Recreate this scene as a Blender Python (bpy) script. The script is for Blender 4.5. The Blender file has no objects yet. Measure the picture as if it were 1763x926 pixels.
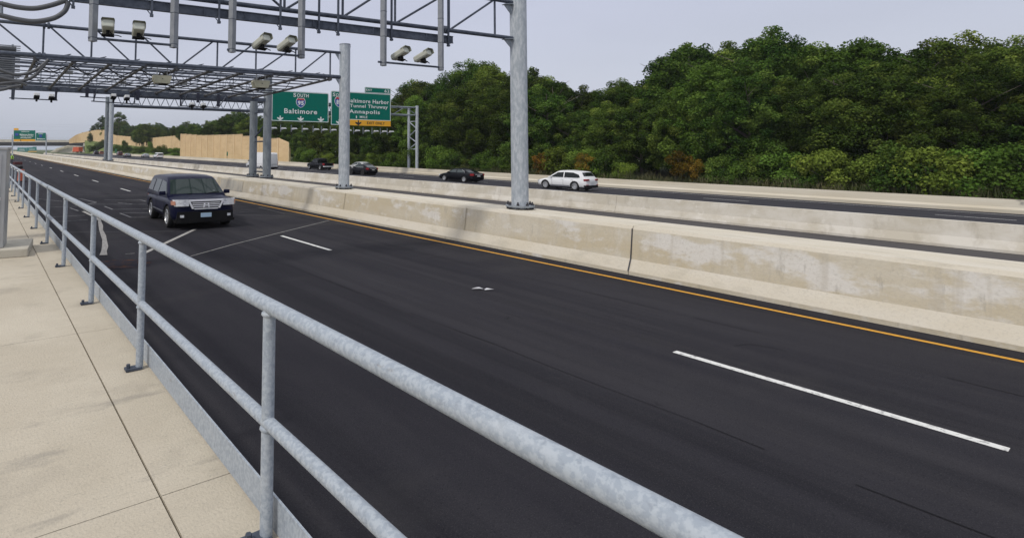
import bpy, bmesh, math, random
import numpy as np
from mathutils import Vector, Matrix
random.seed(7); rng = np.random.default_rng(7)
S = bpy.context.scene
COL = S.collection
# ------------------------------------------------------------------ camera
F = 950.; H = 2.75; CX = 600.; PITCH = math.radians(3.3); ROLL = 0.0075
CY = 259.4 - F*math.tan(PITCH)
W0, H0 = 1763., 926.
cp, sp = math.cos(PITCH), math.sin(PITCH)
FWD = np.array([0, cp, sp]); _u = np.array([0, -sp, cp]); _r = np.array([1., 0, 0])
RGT = math.cos(ROLL)*_r + math.sin(ROLL)*_u; UP = -math.sin(ROLL)*_r + math.cos(ROLL)*_u
CAM = np.array([0, 0, H])
cd = bpy.data.cameras.new('camera'); co = bpy.data.objects.new('camera', cd); COL.objects.link(co)
cd.sensor_width = 36; cd.sensor_fit = 'HORIZONTAL'; cd.lens = 36*F/W0
cd.shift_x = (W0/2-CX)/W0; cd.shift_y = -(H0/2-CY)/W0
cd.clip_start = .05; cd.clip_end = 6000
M4 = Matrix.Identity(4)
for i in range(3):
    M4[i][0] = RGT[i]; M4[i][1] = UP[i]; M4[i][2] = -FWD[i]; M4[i][3] = CAM[i]
co.matrix_world = M4; S.camera = co
S.view_settings.view_transform = 'Standard'; S.view_settings.look = 'None'
S.view_settings.exposure = 0; S.view_settings.gamma = 1; S.view_settings.use_curve_mapping = False
S.cycles.max_bounces = 6; S.cycles.diffuse_bounces = 3; S.cycles.transparent_max_bounces = 6
# ------------------------------------------------------------------ sky and sun
SUN_AZ = math.atan2(-.72, -.69)      # direction TO the sun, measured from +Y towards +X
SUN_EL = math.radians(50)
wd = bpy.data.worlds.new('World'); S.world = wd; wd.use_nodes = True
nt = wd.node_tree; nt.nodes.clear()
def N(nt, t, **k):
    n = nt.nodes.new(t)
    for a, b in k.items(): setattr(n, a, b)
    return n
wo = N(nt, 'ShaderNodeOutputWorld'); bg1 = N(nt, 'ShaderNodeBackground'); bg2 = N(nt, 'ShaderNodeBackground'); ad = N(nt, 'ShaderNodeAddShader')
sky = N(nt, 'ShaderNodeTexSky', sky_type='NISHITA'); sky.sun_disc = False
sky.sun_elevation = SUN_EL; sky.sun_rotation = SUN_AZ; sky.dust_density = 4; sky.air_density = 1.5
nt.links.new(sky.outputs[0], bg1.inputs[0]); bg1.inputs[1].default_value = .02
tc = N(nt, 'ShaderNodeTexCoord'); sx = N(nt, 'ShaderNodeSeparateXYZ'); nt.links.new(tc.outputs['Generated'], sx.inputs[0])
cr = N(nt, 'ShaderNodeValToRGB'); nt.links.new(sx.outputs['Z'], cr.inputs[0])
e = cr.color_ramp.elements
e[0].position = 0.0; e[0].color = (.455, .495, .575, 1); e[1].position = 1.0; e[1].color = (.78, .79, .82, 1)
for p, c in ((.10, (.52, .545, .65, 1)), (.25, (.495, .51, .625, 1)), (.5, (.63, .645, .715, 1))):
    q = e.new(p); q.color = c
ns = N(nt, 'ShaderNodeTexNoise'); ns.inputs['Scale'].default_value = 2.2; ns.inputs['Detail'].default_value = 3
mp = N(nt, 'ShaderNodeMapping'); mp.inputs['Scale'].default_value = (1, 1, 4); nt.links.new(tc.outputs['Generated'], mp.inputs[0]); nt.links.new(mp.outputs[0], ns.inputs[0])
mr = N(nt, 'ShaderNodeMapRange'); mr.inputs['To Min'].default_value = .90; mr.inputs['To Max'].default_value = 1.12; nt.links.new(ns.outputs[0], mr.inputs[0])
nt.links.new(cr.outputs[0], bg2.inputs[0]); nt.links.new(mr.outputs[0], bg2.inputs[1])
nt.links.new(bg1.outputs[0], ad.inputs[0]); nt.links.new(bg2.outputs[0], ad.inputs[1]); nt.links.new(ad.outputs[0], wo.inputs[0])
sl = bpy.data.lights.new('sun', 'SUN'); sl.energy = 1.75; sl.angle = math.radians(5); sl.color = (1, .95, .87)
so = bpy.data.objects.new('sun', sl); COL.objects.link(so)
sd = Vector((math.sin(SUN_AZ)*math.cos(SUN_EL), math.cos(SUN_AZ)*math.cos(SUN_EL), math.sin(SUN_EL)))
so.rotation_euler = sd.to_track_quat('Z', 'Y').to_euler(); so.location = (-20, -20, 40)
# ------------------------------------------------------------------ measuring helpers
def ray(px, py): return FWD + (px-CX)/F*RGT - (py-CY)/F*UP
def gnd(px, py, z=0.):
    d = ray(px, py); return Vector(CAM + d*((z-H)/d[2]))
def atY(px, py, Y):
    d = ray(px, py); return Vector(CAM + d*(Y/d[1]))
def onp(px, py, P0, T):
    nx, ny = -T[1], T[0]; d = ray(px, py)
    t = ((P0[0]-CAM[0])*nx + (P0[1]-CAM[1])*ny)/(d[0]*nx + d[1]*ny); return Vector(CAM + d*t)
TH = math.radians(33.5)
NV = (math.cos(TH), math.sin(TH)); UV = (-math.sin(TH), math.cos(TH))
def R(off, s, z=0.): return Vector((NV[0]*off+UV[0]*s, NV[1]*off+UV[1]*s, z))
def offs(px, py, off):
    d = ray(px, py); t = off/(d[0]*NV[0]+d[1]*NV[1]); p = CAM+d*t
    return p[0]*UV[0]+p[1]*UV[1], p[2]
def s_at(px, off): return offs(px, 260, off)[0]
TA = math.radians(25.9); TV = (math.cos(TA), math.sin(TA))
# ------------------------------------------------------------------ materials
MATS = {}
def mat(name, col, rough=.6, metal=0., spec=.5, coat=0., noise=None, bump=None, emis=None):
    """noise=(scale, colour2, contrast lo, hi) mixes a second colour; bump=(scale,strength)"""
    if name in MATS: return MATS[name]
    m = bpy.data.materials.new(name); m.use_nodes = True; t = m.node_tree; b = t.nodes['Principled BSDF']
    b.inputs['Base Color'].default_value = (*col, 1); b.inputs['Roughness'].default_value = rough
    b.inputs['Metallic'].default_value = metal; b.inputs['Specular IOR Level'].default_value = spec
    b.inputs['Coat Weight'].default_value = coat; b.inputs['Coat Roughness'].default_value = .05
    tcn = N(t, 'ShaderNodeTexCoord')
    if noise:
        nz = N(t, 'ShaderNodeTexNoise'); nz.inputs['Scale'].default_value = noise[0]; nz.inputs['Detail'].default_value = 6; nz.inputs['Roughness'].default_value = .65
        t.links.new(tcn.outputs['Object'], nz.inputs[0])
        r = N(t, 'ShaderNodeValToRGB'); r.color_ramp.elements[0].position = noise[2]; r.color_ramp.elements[1].position = noise[3]
        r.color_ramp.elements[0].color = (*col, 1); r.color_ramp.elements[1].color = (*noise[1], 1)
        t.links.new(nz.outputs[0], r.inputs[0]); t.links.new(r.outputs[0], b.inputs['Base Color'])
    if bump:
        nz = N(t, 'ShaderNodeTexNoise'); nz.inputs['Scale'].default_value = bump[0]; nz.inputs['Detail'].default_value = 4
        t.links.new(tcn.outputs['Object'], nz.inputs[0])
        bp = N(t, 'ShaderNodeBump'); bp.inputs['Strength'].default_value = bump[1]; bp.inputs['Distance'].default_value = .02
        t.links.new(nz.outputs[0], bp.inputs['Height']); t.links.new(bp.outputs[0], b.inputs['Normal'])
    MATS[name] = m; return m
def layered(name, base, layers, rough=.85, bump=None, spec=.3):
    """layers: (colour, scale xyz, detail, lo, hi, amount, kind)"""
    m = bpy.data.materials.new(name); m.use_nodes = True; t = m.node_tree; b = t.nodes['Principled BSDF']
    b.inputs['Roughness'].default_value = rough; b.inputs['Specular IOR Level'].default_value = spec
    tcn = N(t, 'ShaderNodeTexCoord'); rot = N(t, 'ShaderNodeMapping'); rot.inputs['Rotation'].default_value = (0, 0, -TH)
    t.links.new(tcn.outputs['Object'], rot.inputs[0])      # x = across the road, y = along it
    prev = None
    for i, (c, sc, det, lo, hi, am) in enumerate(layers):
        mpn = N(t, 'ShaderNodeMapping'); mpn.inputs['Scale'].default_value = sc; mpn.inputs['Location'].default_value = (i*7.3, i*3.1, i*1.7)
        t.links.new(rot.outputs[0], mpn.inputs[0])
        nz = N(t, 'ShaderNodeTexNoise'); nz.inputs['Scale'].default_value = 1; nz.inputs['Detail'].default_value = det; nz.inputs['Roughness'].default_value = .62
        t.links.new(mpn.outputs[0], nz.inputs[0])
        r = N(t, 'ShaderNodeMapRange'); r.inputs['From Min'].default_value = lo; r.inputs['From Max'].default_value = hi; r.inputs['To Max'].default_value = am
        t.links.new(nz.outputs[0], r.inputs[0])
        mx = N(t, 'ShaderNodeMix', data_type='RGBA'); t.links.new(r.outputs[0], mx.inputs['Factor'])
        if prev is None: mx.inputs['A'].default_value = (*base, 1)
        else: t.links.new(prev, mx.inputs['A'])
        mx.inputs['B'].default_value = (*c, 1); prev = mx.outputs['Result']
    t.links.new(prev, b.inputs['Base Color'])
    if bump:
        nz = N(t, 'ShaderNodeTexNoise'); nz.inputs['Scale'].default_value = bump[0]; nz.inputs['Detail'].default_value = 5
        t.links.new(rot.outputs[0], nz.inputs[0])
        bp = N(t, 'ShaderNodeBump'); bp.inputs['Strength'].default_value = bump[1]; bp.inputs['Distance'].default_value = .01
        t.links.new(nz.outputs[0], bp.inputs['Height']); t.links.new(bp.outputs[0], b.inputs['Normal'])
    MATS[name] = m; return m
asphalt = layered('asphalt', (.0205, .020, .026), [((.036, .035, .041), (.5, .12, 1), 6, .4, .68, .9), ((.013, .013, .017), (1.1, .03, 1), 5, .5, .68, .8), ((.040, .038, .043), (1.3, .02, 1), 5, .54, .7, .6), ((.075, .073, .076), (90, 90, 1), 2, .56, .7, .5), ((.008, .008, .010), (55, 55, 1), 3, .56, .72, .7), ((.047, .045, .047), (.15, .35, 1), 7, .55, .66, .45), ((.010, .010, .012), (2.4, 2.4, 1), 5, .68, .76, .6)], .9, (90, .8), .10)
asphalt2 = layered('asphalt_far', (.038, .038, .047), [((.052, .05, .056), (.4, .06, 1), 4, .4, .7, .8), ((.036, .036, .043), (1.2, .03, 1), 4, .5, .75, .7)], .9, None, .12)
asphalt3 = layered('asphalt_median', (.055, .05, .052), [((.07, .066, .066), (.4, .06, 1), 4, .4, .7, .8)], .85, None, .3)
BAR = layered('barrier_concrete', (.52, .455, .33), [((.57, .525, .43), (1.1, .35, 1.2), 8, .42, .6, .9), ((.37, .33, .25), (4, 2.2, .22), 6, .58, .74, .4), ((.67, .65, .61), (1.5, .7, 1.5), 9, .54, .615, .85), ((.62, .59, .53), (5, 3, 1.2), 8, .56, .66, .5), ((.44, .40, .33), (2.2, 5, .15), 5, .52, .66, .4), ((.27, .25, .21), (9, 5, .4), 6, .62, .74, .6), ((.40, .37, .31), (22, 22, 22), 4, .52, .8, .6)], .92, (16, .6))
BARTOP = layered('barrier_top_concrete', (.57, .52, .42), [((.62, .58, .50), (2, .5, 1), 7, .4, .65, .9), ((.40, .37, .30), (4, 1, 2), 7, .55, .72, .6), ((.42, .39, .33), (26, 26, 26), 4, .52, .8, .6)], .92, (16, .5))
BARMID = layered('middle_barrier_concrete', (.50, .46, .38), [((.63, .60, .54), (1, .5, .8), 8, .42, .6, .9), ((.38, .345, .28), (3, 1.8, .3), 6, .56, .72, .7), ((.66, .63, .57), (3, 2.2, 2.5), 7, .58, .68, .7)], .9, (8, .3))
BARFAR = layered('far_barrier_concrete', (.52, .47, .37), [((.60, .56, .47), (1, .12, 1), 6, .42, .6, .9), ((.38, .35, .28), (2, .5, .3), 5, .6, .75, .5)], .9)
WALK = layered('walkway_concrete', (.46, .41, .325), [((.53, .48, .39), (.7, .7, 1), 7, .42, .62, .8), ((.33, .295, .24), (1.8, 1.8, 1), 8, .54, .70, .55), ((.36, .33, .27), (6, 90, 1), 4, .5, .75, .4), ((.28, .26, .22), (45, 45, 1), 3, .58, .72, .55), ((.25, .23, .20), (.9, 2.5, 1), 8, .62, .70, .5)], .92, (60, .6))
PLINTH = layered('plinth_concrete', (.47, .44, .37), [((.38, .35, .29), (5, 5, 5), 6, .5, .7, .7)], .9, (30, .4))
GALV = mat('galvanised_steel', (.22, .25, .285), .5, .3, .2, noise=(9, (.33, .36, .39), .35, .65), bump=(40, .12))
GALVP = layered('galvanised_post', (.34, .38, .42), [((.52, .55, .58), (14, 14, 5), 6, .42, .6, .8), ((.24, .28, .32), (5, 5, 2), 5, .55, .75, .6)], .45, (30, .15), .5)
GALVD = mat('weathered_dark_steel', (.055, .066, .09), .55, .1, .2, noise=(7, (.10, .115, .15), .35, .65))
PIPE = mat('brownish_pipe', (.06, .06, .065), .55, .1, .2, noise=(6, (.10, .10, .105), .35, .65))
GALVL = mat('pale_galvanised_channel', (.22, .235, .265), .55, .15, .2, noise=(5, (.29, .305, .33), .35, .65))
GALVQ = layered('dull_galvanised_post', (.17, .195, .22), [((.27, .30, .32), (6, 6, 2), 6, .42, .65, .8), ((.12, .14, .16), (4, 4, 1.2), 5, .55, .75, .6)], .55, (30, .15), .4)
RAILM = layered('railing_galvanised', (.29, .33, .38), [((.40, .44, .48), (45, 45, 45), 3, .45, .56, .7), ((.22, .25, .29), (30, 30, 30), 4, .55, .65, .6), ((.46, .49, .52), (5, 2, 5), 6, .56, .70, .6), ((.19, .17, .15), (12, 4, 12), 6, .66, .74, .6)], .45, (120, .1), .4)
BOLT = mat('dark_bolt', (.07, .07, .08), .5, .6)
WHITE = mat('white_road_paint', (.66, .66, .64), .8, 0, .2, noise=(16, (.26, .26, .26), .52, .66))
YEL = mat('yellow_road_paint', (.62, .31, .035), .7, 0, .2, noise=(22, (.34, .19, .06), .5, .68))
SEAL = mat('pale_sealant', (.24, .24, .245), .8, noise=(5, (.09, .09, .10), .35, .6))
SEAL2 = mat('chalk_grey_sealant', (.36, .35, .33), .85, noise=(8, (.14, .14, .14), .5, .68))
FAINT = mat('faint_saw_cut', (.085, .085, .09), .8, noise=(3, (.05, .05, .055), .4, .6))
RUST = mat('rust_stain', (.022, .0215, .029), .9, 0, .08, noise=(3.5, (.085, .035, .016), .5, .68))
SGREEN = mat('sign_green', (.001, .15, .11), .6, 0, .1, noise=(2, (.001, .165, .12), .3, .7))
STEAL = mat('far_sign_teal', (.01, .19, .18), .5)
SYEL = mat('sign_yellow', (.85, .42, .02), .5)
SWHITE = mat('sign_white', (.78, .82, .80), .5)
SBLACK = mat('sign_black', (.02, .02, .02), .5)
SBLUE = mat('shield_blue', (.02, .07, .35), .5); SRED = mat('shield_red', (.5, .03, .04), .5)
ALU = mat('sign_back_aluminium', (.45, .46, .47), .5, .4)
CREAM = mat('cream_housing', (.46, .47, .41), .6, noise=(6, (.40, .41, .36), .4, .7))
CREAMD = mat('khaki_reader_box', (.40, .39, .29), .6, noise=(5, (.46, .45, .34), .4, .7))
LENS = mat('camera_window', (.50, .52, .46), .35)
BLACK = mat('black_plastic', (.006, .006, .007), .6, 0, .2)
RUBBER = mat('tyre_rubber', (.014, .014, .015), .8)
HOSE = mat('grey_conduit', (.085, .09, .10), .55)
RIM = mat('alloy_rim', (.62, .63, .64), .3, .7); RIMD = mat('rim_gap', (.02, .02, .02), .7)
CHROME = mat('chrome', (.84, .85, .88), .3, .2)
GLASS = mat('car_glass', (.008, .011, .011), .05, 0, .35)
GLASSL = mat('car_glass_pale', (.022, .034, .033), .06, 0, .35)
LAMP = mat('headlamp_lens', (.78, .80, .84), .12, .1, .8, noise=(14, (.42, .44, .48), .5, .66)); AMBER = mat('amber_lens', (.50, .24, .17), .2)
TAIL = mat('tail_lamp_red', (.26, .010, .014), .3, 0, .3)
GLASSP = mat('tinted_glass_reflecting', (.055, .07, .07), .08, 0, .5)
PLATE = mat('plate_pale_blue', (.38, .52, .66), .5); PLATEW = mat('plate_white', (.65, .67, .68), .5)
UNDER = mat('dark_underbody', (.01, .01, .011), .8)
STAINL = mat('cabinet_steel', (.36, .37, .38), .42, .5, noise=(3, (.43, .44, .45), .3, .7))
WALLT = layered('noise_wall_tan', (.60, .43, .24), [((.68, .50, .29), (.2, .2, .5), 4, .4, .6, .8), ((.50, .35, .19), (.9, .2, 2), 5, .55, .75, .5), ((.46, .33, .19), (2, 1.5, .12), 5, .62, .8, .25)], .9)
WALLP = mat('noise_wall_post', (.73, .57, .35), .85, noise=(1, (.68, .51, .30), .4, .7))
MSE = mat('retaining_wall_grey', (.56, .53, .46), .9, noise=(.5, (.44, .41, .36), .4, .6))
GRASS = layered('grass_ground', (.06, .085, .025), [((.10, .12, .04), (.25, .25, 1), 7, .4, .65, .9), ((.03, .045, .015), (.8, .8, 1), 6, .55, .7, .7)], .95)
EMB = layered('embankment_grass', (.09, .13, .03), [((.15, .19, .05), (.08, .05, .3), 6, .4, .62, .9), ((.04, .07, .02), (.3, .2, .5), 7, .5, .65, .9)], .95)
_t = WALLT.node_tree; _b = _t.nodes['Principled BSDF']; _l = _b.inputs['Base Color'].links[0]; _src = _l.from_socket
_oi = N(_t, 'ShaderNodeObjectInfo'); _hs = N(_t, 'ShaderNodeHueSaturation'); _mr = N(_t, 'ShaderNodeMapRange'); _mr.inputs['To Min'].default_value = .96; _mr.inputs['To Max'].default_value = 1.05
_t.links.new(_oi.outputs['Random'], _mr.inputs[0]); _t.links.new(_mr.outputs[0], _hs.inputs['Value']); _t.links.new(_src, _hs.inputs['Color']); _t.links.new(_hs.outputs[0], _b.inputs['Base Color'])
def paint(name, col, rough=.4, coat=.5): return mat(name, col, rough, 0, .25, coat)
NAVY = mat('navy_car_paint', (.006, .0075, .027), .3, 0, .08, .12); BLKP = mat('black_car_paint', (.004, .0045, .007), .3, 0, .1, .15); WHTP = paint('white_car_paint', (.72, .73, .74))
SILV = paint('silver_car_paint', (.30, .32, .35)); GREYP = paint('grey_car_paint', (.12, .13, .15)); BEIGE = paint('champagne_car_paint', (.42, .43, .42)); MARN = paint('maroon_paint', (.10, .02, .02))
ORAN = mat('orange_steel', (.62, .10, .03), .6, noise=(1.5, (.5, .07, .02), .4, .6))
# ------------------------------------------------------------------ object helpers
def link(o, parent=None):
    COL.objects.link(o)
    if parent is not None: o.parent = parent
    return o
def tag(o, label=None, cat=None, group=None, kind=None):
    if label: o['label'] = label
    if cat: o['category'] = cat
    if group: o['group'] = group
    if kind: o['kind'] = kind
    return o
def thing(name, label, cat, loc=(0, 0, 0), rz=0., group=None):
    o = bpy.data.objects.new(name, None); o.empty_display_size = .2; link(o); o.location = loc; o.rotation_euler = (0, 0, rz)
    return tag(o, label, cat, group)
class MB:
    def __init__(s): s.v = []; s.f = []; s.segs = []
    def add(s, vs, fs):
        k = len(s.v); s.segs.append((k, len(s.f))); s.v += [tuple(v) for v in vs]; s.f += [tuple(i+k for i in f) for f in fs]; return s
    def box(s, c, sz, ax=None, ay=None, az=None):
        c = Vector(c); ax = Vector(ax or (1, 0, 0)); ay = Vector(ay or (0, 1, 0)); az = Vector(az or (0, 0, 1))
        vs = [c+ax*(i*sz[0]/2)+ay*(j*sz[1]/2)+az*(k*sz[2]/2) for i in (-1, 1) for j in (-1, 1) for k in (-1, 1)]
        return s.add(vs, [(0, 1, 3, 2), (4, 6, 7, 5), (0, 4, 5, 1), (2, 3, 7, 6), (0, 2, 6, 4), (1, 5, 7, 3)])
    def tube(s, p0, p1, r, n=8, r1=None):
        p0, p1 = Vector(p0), Vector(p1); d = (p1-p0)
        if d.length < 1e-6: return s
        a = d.orthogonal().normalized(); b = d.normalized().cross(a); r1 = r if r1 is None else r1
        vs = [p0+(a*math.cos(2*math.pi*i/n)+b*math.sin(2*math.pi*i/n))*r for i in range(n)] + [p1+(a*math.cos(2*math.pi*i/n)+b*math.sin(2*math.pi*i/n))*r1 for i in range(n)]
        return s.add(vs, [(i, (i+1) % n, n+(i+1) % n, n+i) for i in range(n)]+[tuple(range(n))[::-1], tuple(range(n, 2*n))])
    def bar(s, p0, p1, w, h):                  # square bar, h vertical-ish
        p0, p1 = Vector(p0), Vector(p1); d = (p1-p0); x = d.normalized(); up = Vector((0, 0, 1))
        if abs(x.z) > .95: up = Vector((TV[0], TV[1], 0))
        y = up.cross(x).normalized(); z = x.cross(y)
        return s.box((p0+p1)/2, (d.length, w, h), x, y, z)
    def path(s, pts, r, n=8):
        pts = [Vector(p) for p in pts]
        for a, b in zip(pts, pts[1:]): s.tube(a, b, r, n)
        return s
    def sweep(s, pts, r, n=10):                # smooth hose
        P = [Vector(p) for p in pts]; Q = []
        for i in range(len(P)-1):
            a, b, c, d = P[max(i-1, 0)], P[i], P[i+1], P[min(i+2, len(P)-1)]
            for k in range(8):
                t = k/8; Q.append(.5*((2*b)+(c-a)*t+(2*a-5*b+4*c-d)*t*t+(3*b-a-3*c+d)*t**3))
        Q.append(P[-1]); k0 = len(s.v); up = Vector((0, 0, 1))
        for i, q in enumerate(Q):
            d = (Q[min(i+1, len(Q)-1)]-Q[max(i-1, 0)]).normalized(); a = d.cross(Vector((TV[1], -TV[0], .1))).normalized(); b = d.cross(a)
            for j in range(n): s.v.append(tuple(q+(a*math.cos(2*math.pi*j/n)+b*math.sin(2*math.pi*j/n))*r))
        for i in range(len(Q)-1):
            for j in range(n): s.f.append((k0+i*n+j, k0+i*n+(j+1) % n, k0+(i+1)*n+(j+1) % n, k0+(i+1)*n+j))
        return s
    def prism(s, poly, d):                     # planar polygon extruded by vector d
        n = len(poly); d = Vector(d); vs = [Vector(p) for p in poly]+[Vector(p)+d for p in poly]
        return s.add(vs, [tuple(range(n))[::-1], tuple(range(n, 2*n))]+[(i, (i+1) % n, n+(i+1) % n, n+i) for i in range(n)])
    def lathe(s, prof, c=(0, 0, 0), n=24, axis='z'):
        k0 = len(s.v); c = Vector(c); m = len(prof)
        for i in range(n):
            a = 2*math.pi*i/n
            for r, h in prof:
                if axis == 'z': s.v.append(tuple(c+Vector((r*math.cos(a), r*math.sin(a), h))))
                else: s.v.append(tuple(c+Vector((r*math.cos(a), h, r*math.sin(a)))))
        for i in range(n):
            for j in range(m-1): s.f.append((k0+i*m+j, k0+((i+1) % n)*m+j, k0+((i+1) % n)*m+j+1, k0+i*m+j+1))
        return s
    def parts(s, name, m, parent=None, smooth=None, per=1):
        segs = s.segs; out = []
        for i in range(0, len(segs), per):
            k0, f0 = segs[i]; k1, f1 = segs[i+per] if i+per < len(segs) else (len(s.v), len(s.f))
            q = MB(); q.v = s.v[k0:k1]; q.f = [tuple(a-k0 for a in f) for f in s.f[f0:f1]]; out.append(q.build(name, m, parent, smooth))
        return out
    def build(s, name, m, parent=None, smooth=None, bevel=None):
        me = bpy.data.meshes.new(name); me.from_pydata(s.v, [], s.f)
        bm = bmesh.new(); bm.from_mesh(me); bmesh.ops.recalc_face_normals(bm, faces=bm.faces)
        if bevel:
            es = [e for e in bm.edges if len(e.link_faces) == 2 and e.calc_face_angle(0) > .5]
            bmesh.ops.bevel(bm, geom=es, offset=bevel, segments=2, profile=.6, affect='EDGES')
        if smooth is not None:
            for f in bm.faces: f.smooth = True
            for e in bm.edges:
                if len(e.link_faces) == 2 and e.calc_face_angle(0) > smooth: e.smooth = False
        bm.to_mesh(me); bm.free()
        if m: me.materials.append(m)
        return link(bpy.data.objects.new(name, me), parent)
def copy_tree(o, parent=None):
    c = o.copy(); COL.objects.link(c); c.parent = parent
    for ch in list(o.children): copy_tree(ch, c)
    return c
def sheet(name, pts_rows, m, kind='structure'):    # grid of rows of points
    b = MB(); nr, nc = len(pts_rows), len(pts_rows[0])
    b.add([p for r in pts_rows for p in r], [(i*nc+j, i*nc+j+1, (i+1)*nc+j+1, (i+1)*nc+j) for i in range(nr-1) for j in range(nc-1)])
    return tag(b.build(name, m, smooth=.9), kind=kind)
_font = {}
def text_mesh(txt, bold=.02):
    k = (txt, bold)
    if k not in _font:
        c = bpy.data.curves.new('lettering', 'FONT'); c.body = txt; c.size = 1; c.offset = bold; c.space_character = 1.12; c.extrude = .012; c.resolution_u = 3
        o = bpy.data.objects.new('lettering', c); COL.objects.link(o); bpy.context.view_layer.update()
        me = bpy.data.meshes.new_from_object(o.evaluated_get(bpy.context.evaluated_depsgraph_get()))
        v = np.zeros(len(me.vertices)*3); me.vertices.foreach_get('co', v); v = v.reshape(-1, 3)
        fs = [tuple(p.vertices) for p in me.polygons]
        bpy.data.objects.remove(o); bpy.data.curves.remove(c); bpy.data.meshes.remove(me); _font[k] = (v, fs)
    return _font[k]
def letter(mb, txt, o, xa, ya, za, x0, x1, y0, y1, bold=.02, depth=.01):
    """fit text in the box x0..x1 by y0..y1 of the frame (o; xa right, ya up, za towards the reader)"""
    v, fs = text_mesh(txt, bold); mn, mx = v.min(0), v.max(0)
    sx_, sy_ = (x1-x0)/(mx[0]-mn[0]), (y1-y0)/(mx[1]-mn[1])
    P = [o+xa*(x0+(q[0]-mn[0])*sx_)+ya*(y0+(q[1]-mn[1])*sy_)+za*((q[2]-mn[2])/.024*depth) for q in v]
    mb.add(P, fs)
# ------------------------------------------------------------------ road levels
def zfar(s): return float(np.interp(s, [-60, 25, 65, 120, 200, 400], [-.85, -.72, -.56, -.42, -.25, -.1]))
def zf(off, s): t = (off-28.3)/(52-28.3); return -.42*(1-t)+zfar(s)*t
SS = [-60, -30, -10, 0, 10, 20, 30, 40, 50, 65, 80, 100, 130, 160, 200, 260, 340]
g = 1500
tag(MB().add([(-g, -60, -1.6), (g, -60, -1.6), (g, g, -1.6), (-g, g, -1.6)], [(0, 1, 2, 3)]).build('ground', GRASS), kind='structure')
sheet('road', [[R(o, s, 0) for s in SS] for o in (1.32, 4, 8, 12.45)], asphalt)
sheet('median_road', [[R(o, s, -.37) for s in SS] for o in (13.7, 20, 27.6)], asphalt3)
sheet('far_road', [[R(o, s, zf(o, s)) for s in SS] for o in (28.2, 34, 40, 46, 52.1)], asphalt2)
def strip(mb, off, s0, s1, w, z=.004, zfun=None):
    n = max(1, int((s1-s0)/12)); a = []
    for k in range(n):
        sa, sb = s0+(s1-s0)*k/n, s0+(s1-s0)*(k+1)/n
        za = z if zfun is None else zfun(off, sa)+z; zb = z if zfun is None else zfun(off, sb)+z
        mb.add([R(off-w/2, sa, za), R(off+w/2, sa, za), R(off+w/2, sb, zb), R(off-w/2, sb, zb)], [(0, 1, 2, 3)])
m = MB(); strip(m, 11.72, -30, 300, .11); tag(m.build('yellow_edge_line', YEL), kind='structure')
m = MB(); 
def eo(s_): return float(np.interp(s_, [-30, 17, 25, 41, 56, 63, 87, 300], [4.42, 4.42, 4.25, 4.06, 3.85, 3.72, 3.55, 3.45]))
for k in range(-5, 50): a_, b_ = k*6., k*6+6.; m.add([R(eo(a_)-.08, a_, .004), R(eo(a_)+.08, a_, .004), R(eo(b_)+.08, b_, .004), R(eo(b_)-.08, b_, .004)], [(0, 1, 2, 3)])
tag(m.build('white_edge_line', WHITE), kind='structure')
m = MB()
S0 = 14.62                                         # centre of the nearest dash
for k in range(-2, 16):
    sc = S0 + 12.1*k - (0 if k < 1 else -.3)
    if k >= 0: sc = [14.62, 27.4, 39.4, 51.3, 62.8, 75.1, 87.9, 101.8, 114.8, 128.7, 144.8, 159.2, 174.7, 190, 206, 222][k]
    strip(m, 8.12, sc-1.5, sc+1.5, .115)
tag(m.build('lane_dashes', WHITE), kind='structure')
m = MB()
for off in (30.6, 50.1): strip(m, off, -40, 300, .14, .006, zf)
for off in (34.4, 38.1, 41.8, 45.6):
    for k in range(-4, 24): strip(m, off, k*12.2+5, k*12.2+8, .12, .006, zf)
tag(m.build('far_lane_lines', WHITE), kind='structure')
def pxline(mb, pts, w, z=.006):
    P = [gnd(x, y, z) for x, y in pts]
    for i, (a, b) in enumerate(zip(P, P[1:])):
        d = (b-a).normalized(); q = Vector((-d.y, d.x, 0))*w/2
        mb.add([a-q, b-q, b+q, a+q], [(0, 1, 2, 3)])
m = MB()
for pts in ([(180, 344), (241, 344), (251, 346.7)], [(150, 351.8), (252, 351.8)], [(180, 355.3), (194, 360.6), (300, 359)], [(206.7, 367), (226, 374.4), (262, 374)], [(211, 366), (262, 366.6)],
            [(67, 342.6), (108, 346.8)], [(87, 356.7), (132, 355.2)], [(120.7, 358), (134.7, 363)], [(67, 375), (146, 370.5)], [(67, 383.3), (151, 378.5)],
            [(120, 341), (140, 342.6), (165.6, 348.6), (150, 351.5)], [(203, 349), (228, 351.5)]): pxline(m, pts, .085)
tag(m.build('loop_detector_seals', SEAL), kind='structure')
m = MB()
for pts in ([(100, 336), (252, 336.4)], [(405, 350.5), (445, 351.5)], [(412, 365), (500, 366)], [(405, 370), (490, 371.5)], [(445, 357), (490, 368)], [(110, 400), (300, 398)]): pxline(m, pts, .06)
tag(m.build('faint_saw_cuts', FAINT), kind='structure')
m = MB(); pxline(m, [(243, 438), (336, 394.5)], .13); pxline(m, [(328, 441), (400, 421), (480, 401), (567, 379.5)], .035, .008); pxline(m, [(216, 437), (232, 436)], .03, .008)
pxline(m, [(143, 363.7), (160, 372), (172, 379.5)], .13, .008)
tag(m.build('pale_joint_seals', SEAL2), kind='structure')
m = MB()
rs = random.Random(11)
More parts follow.
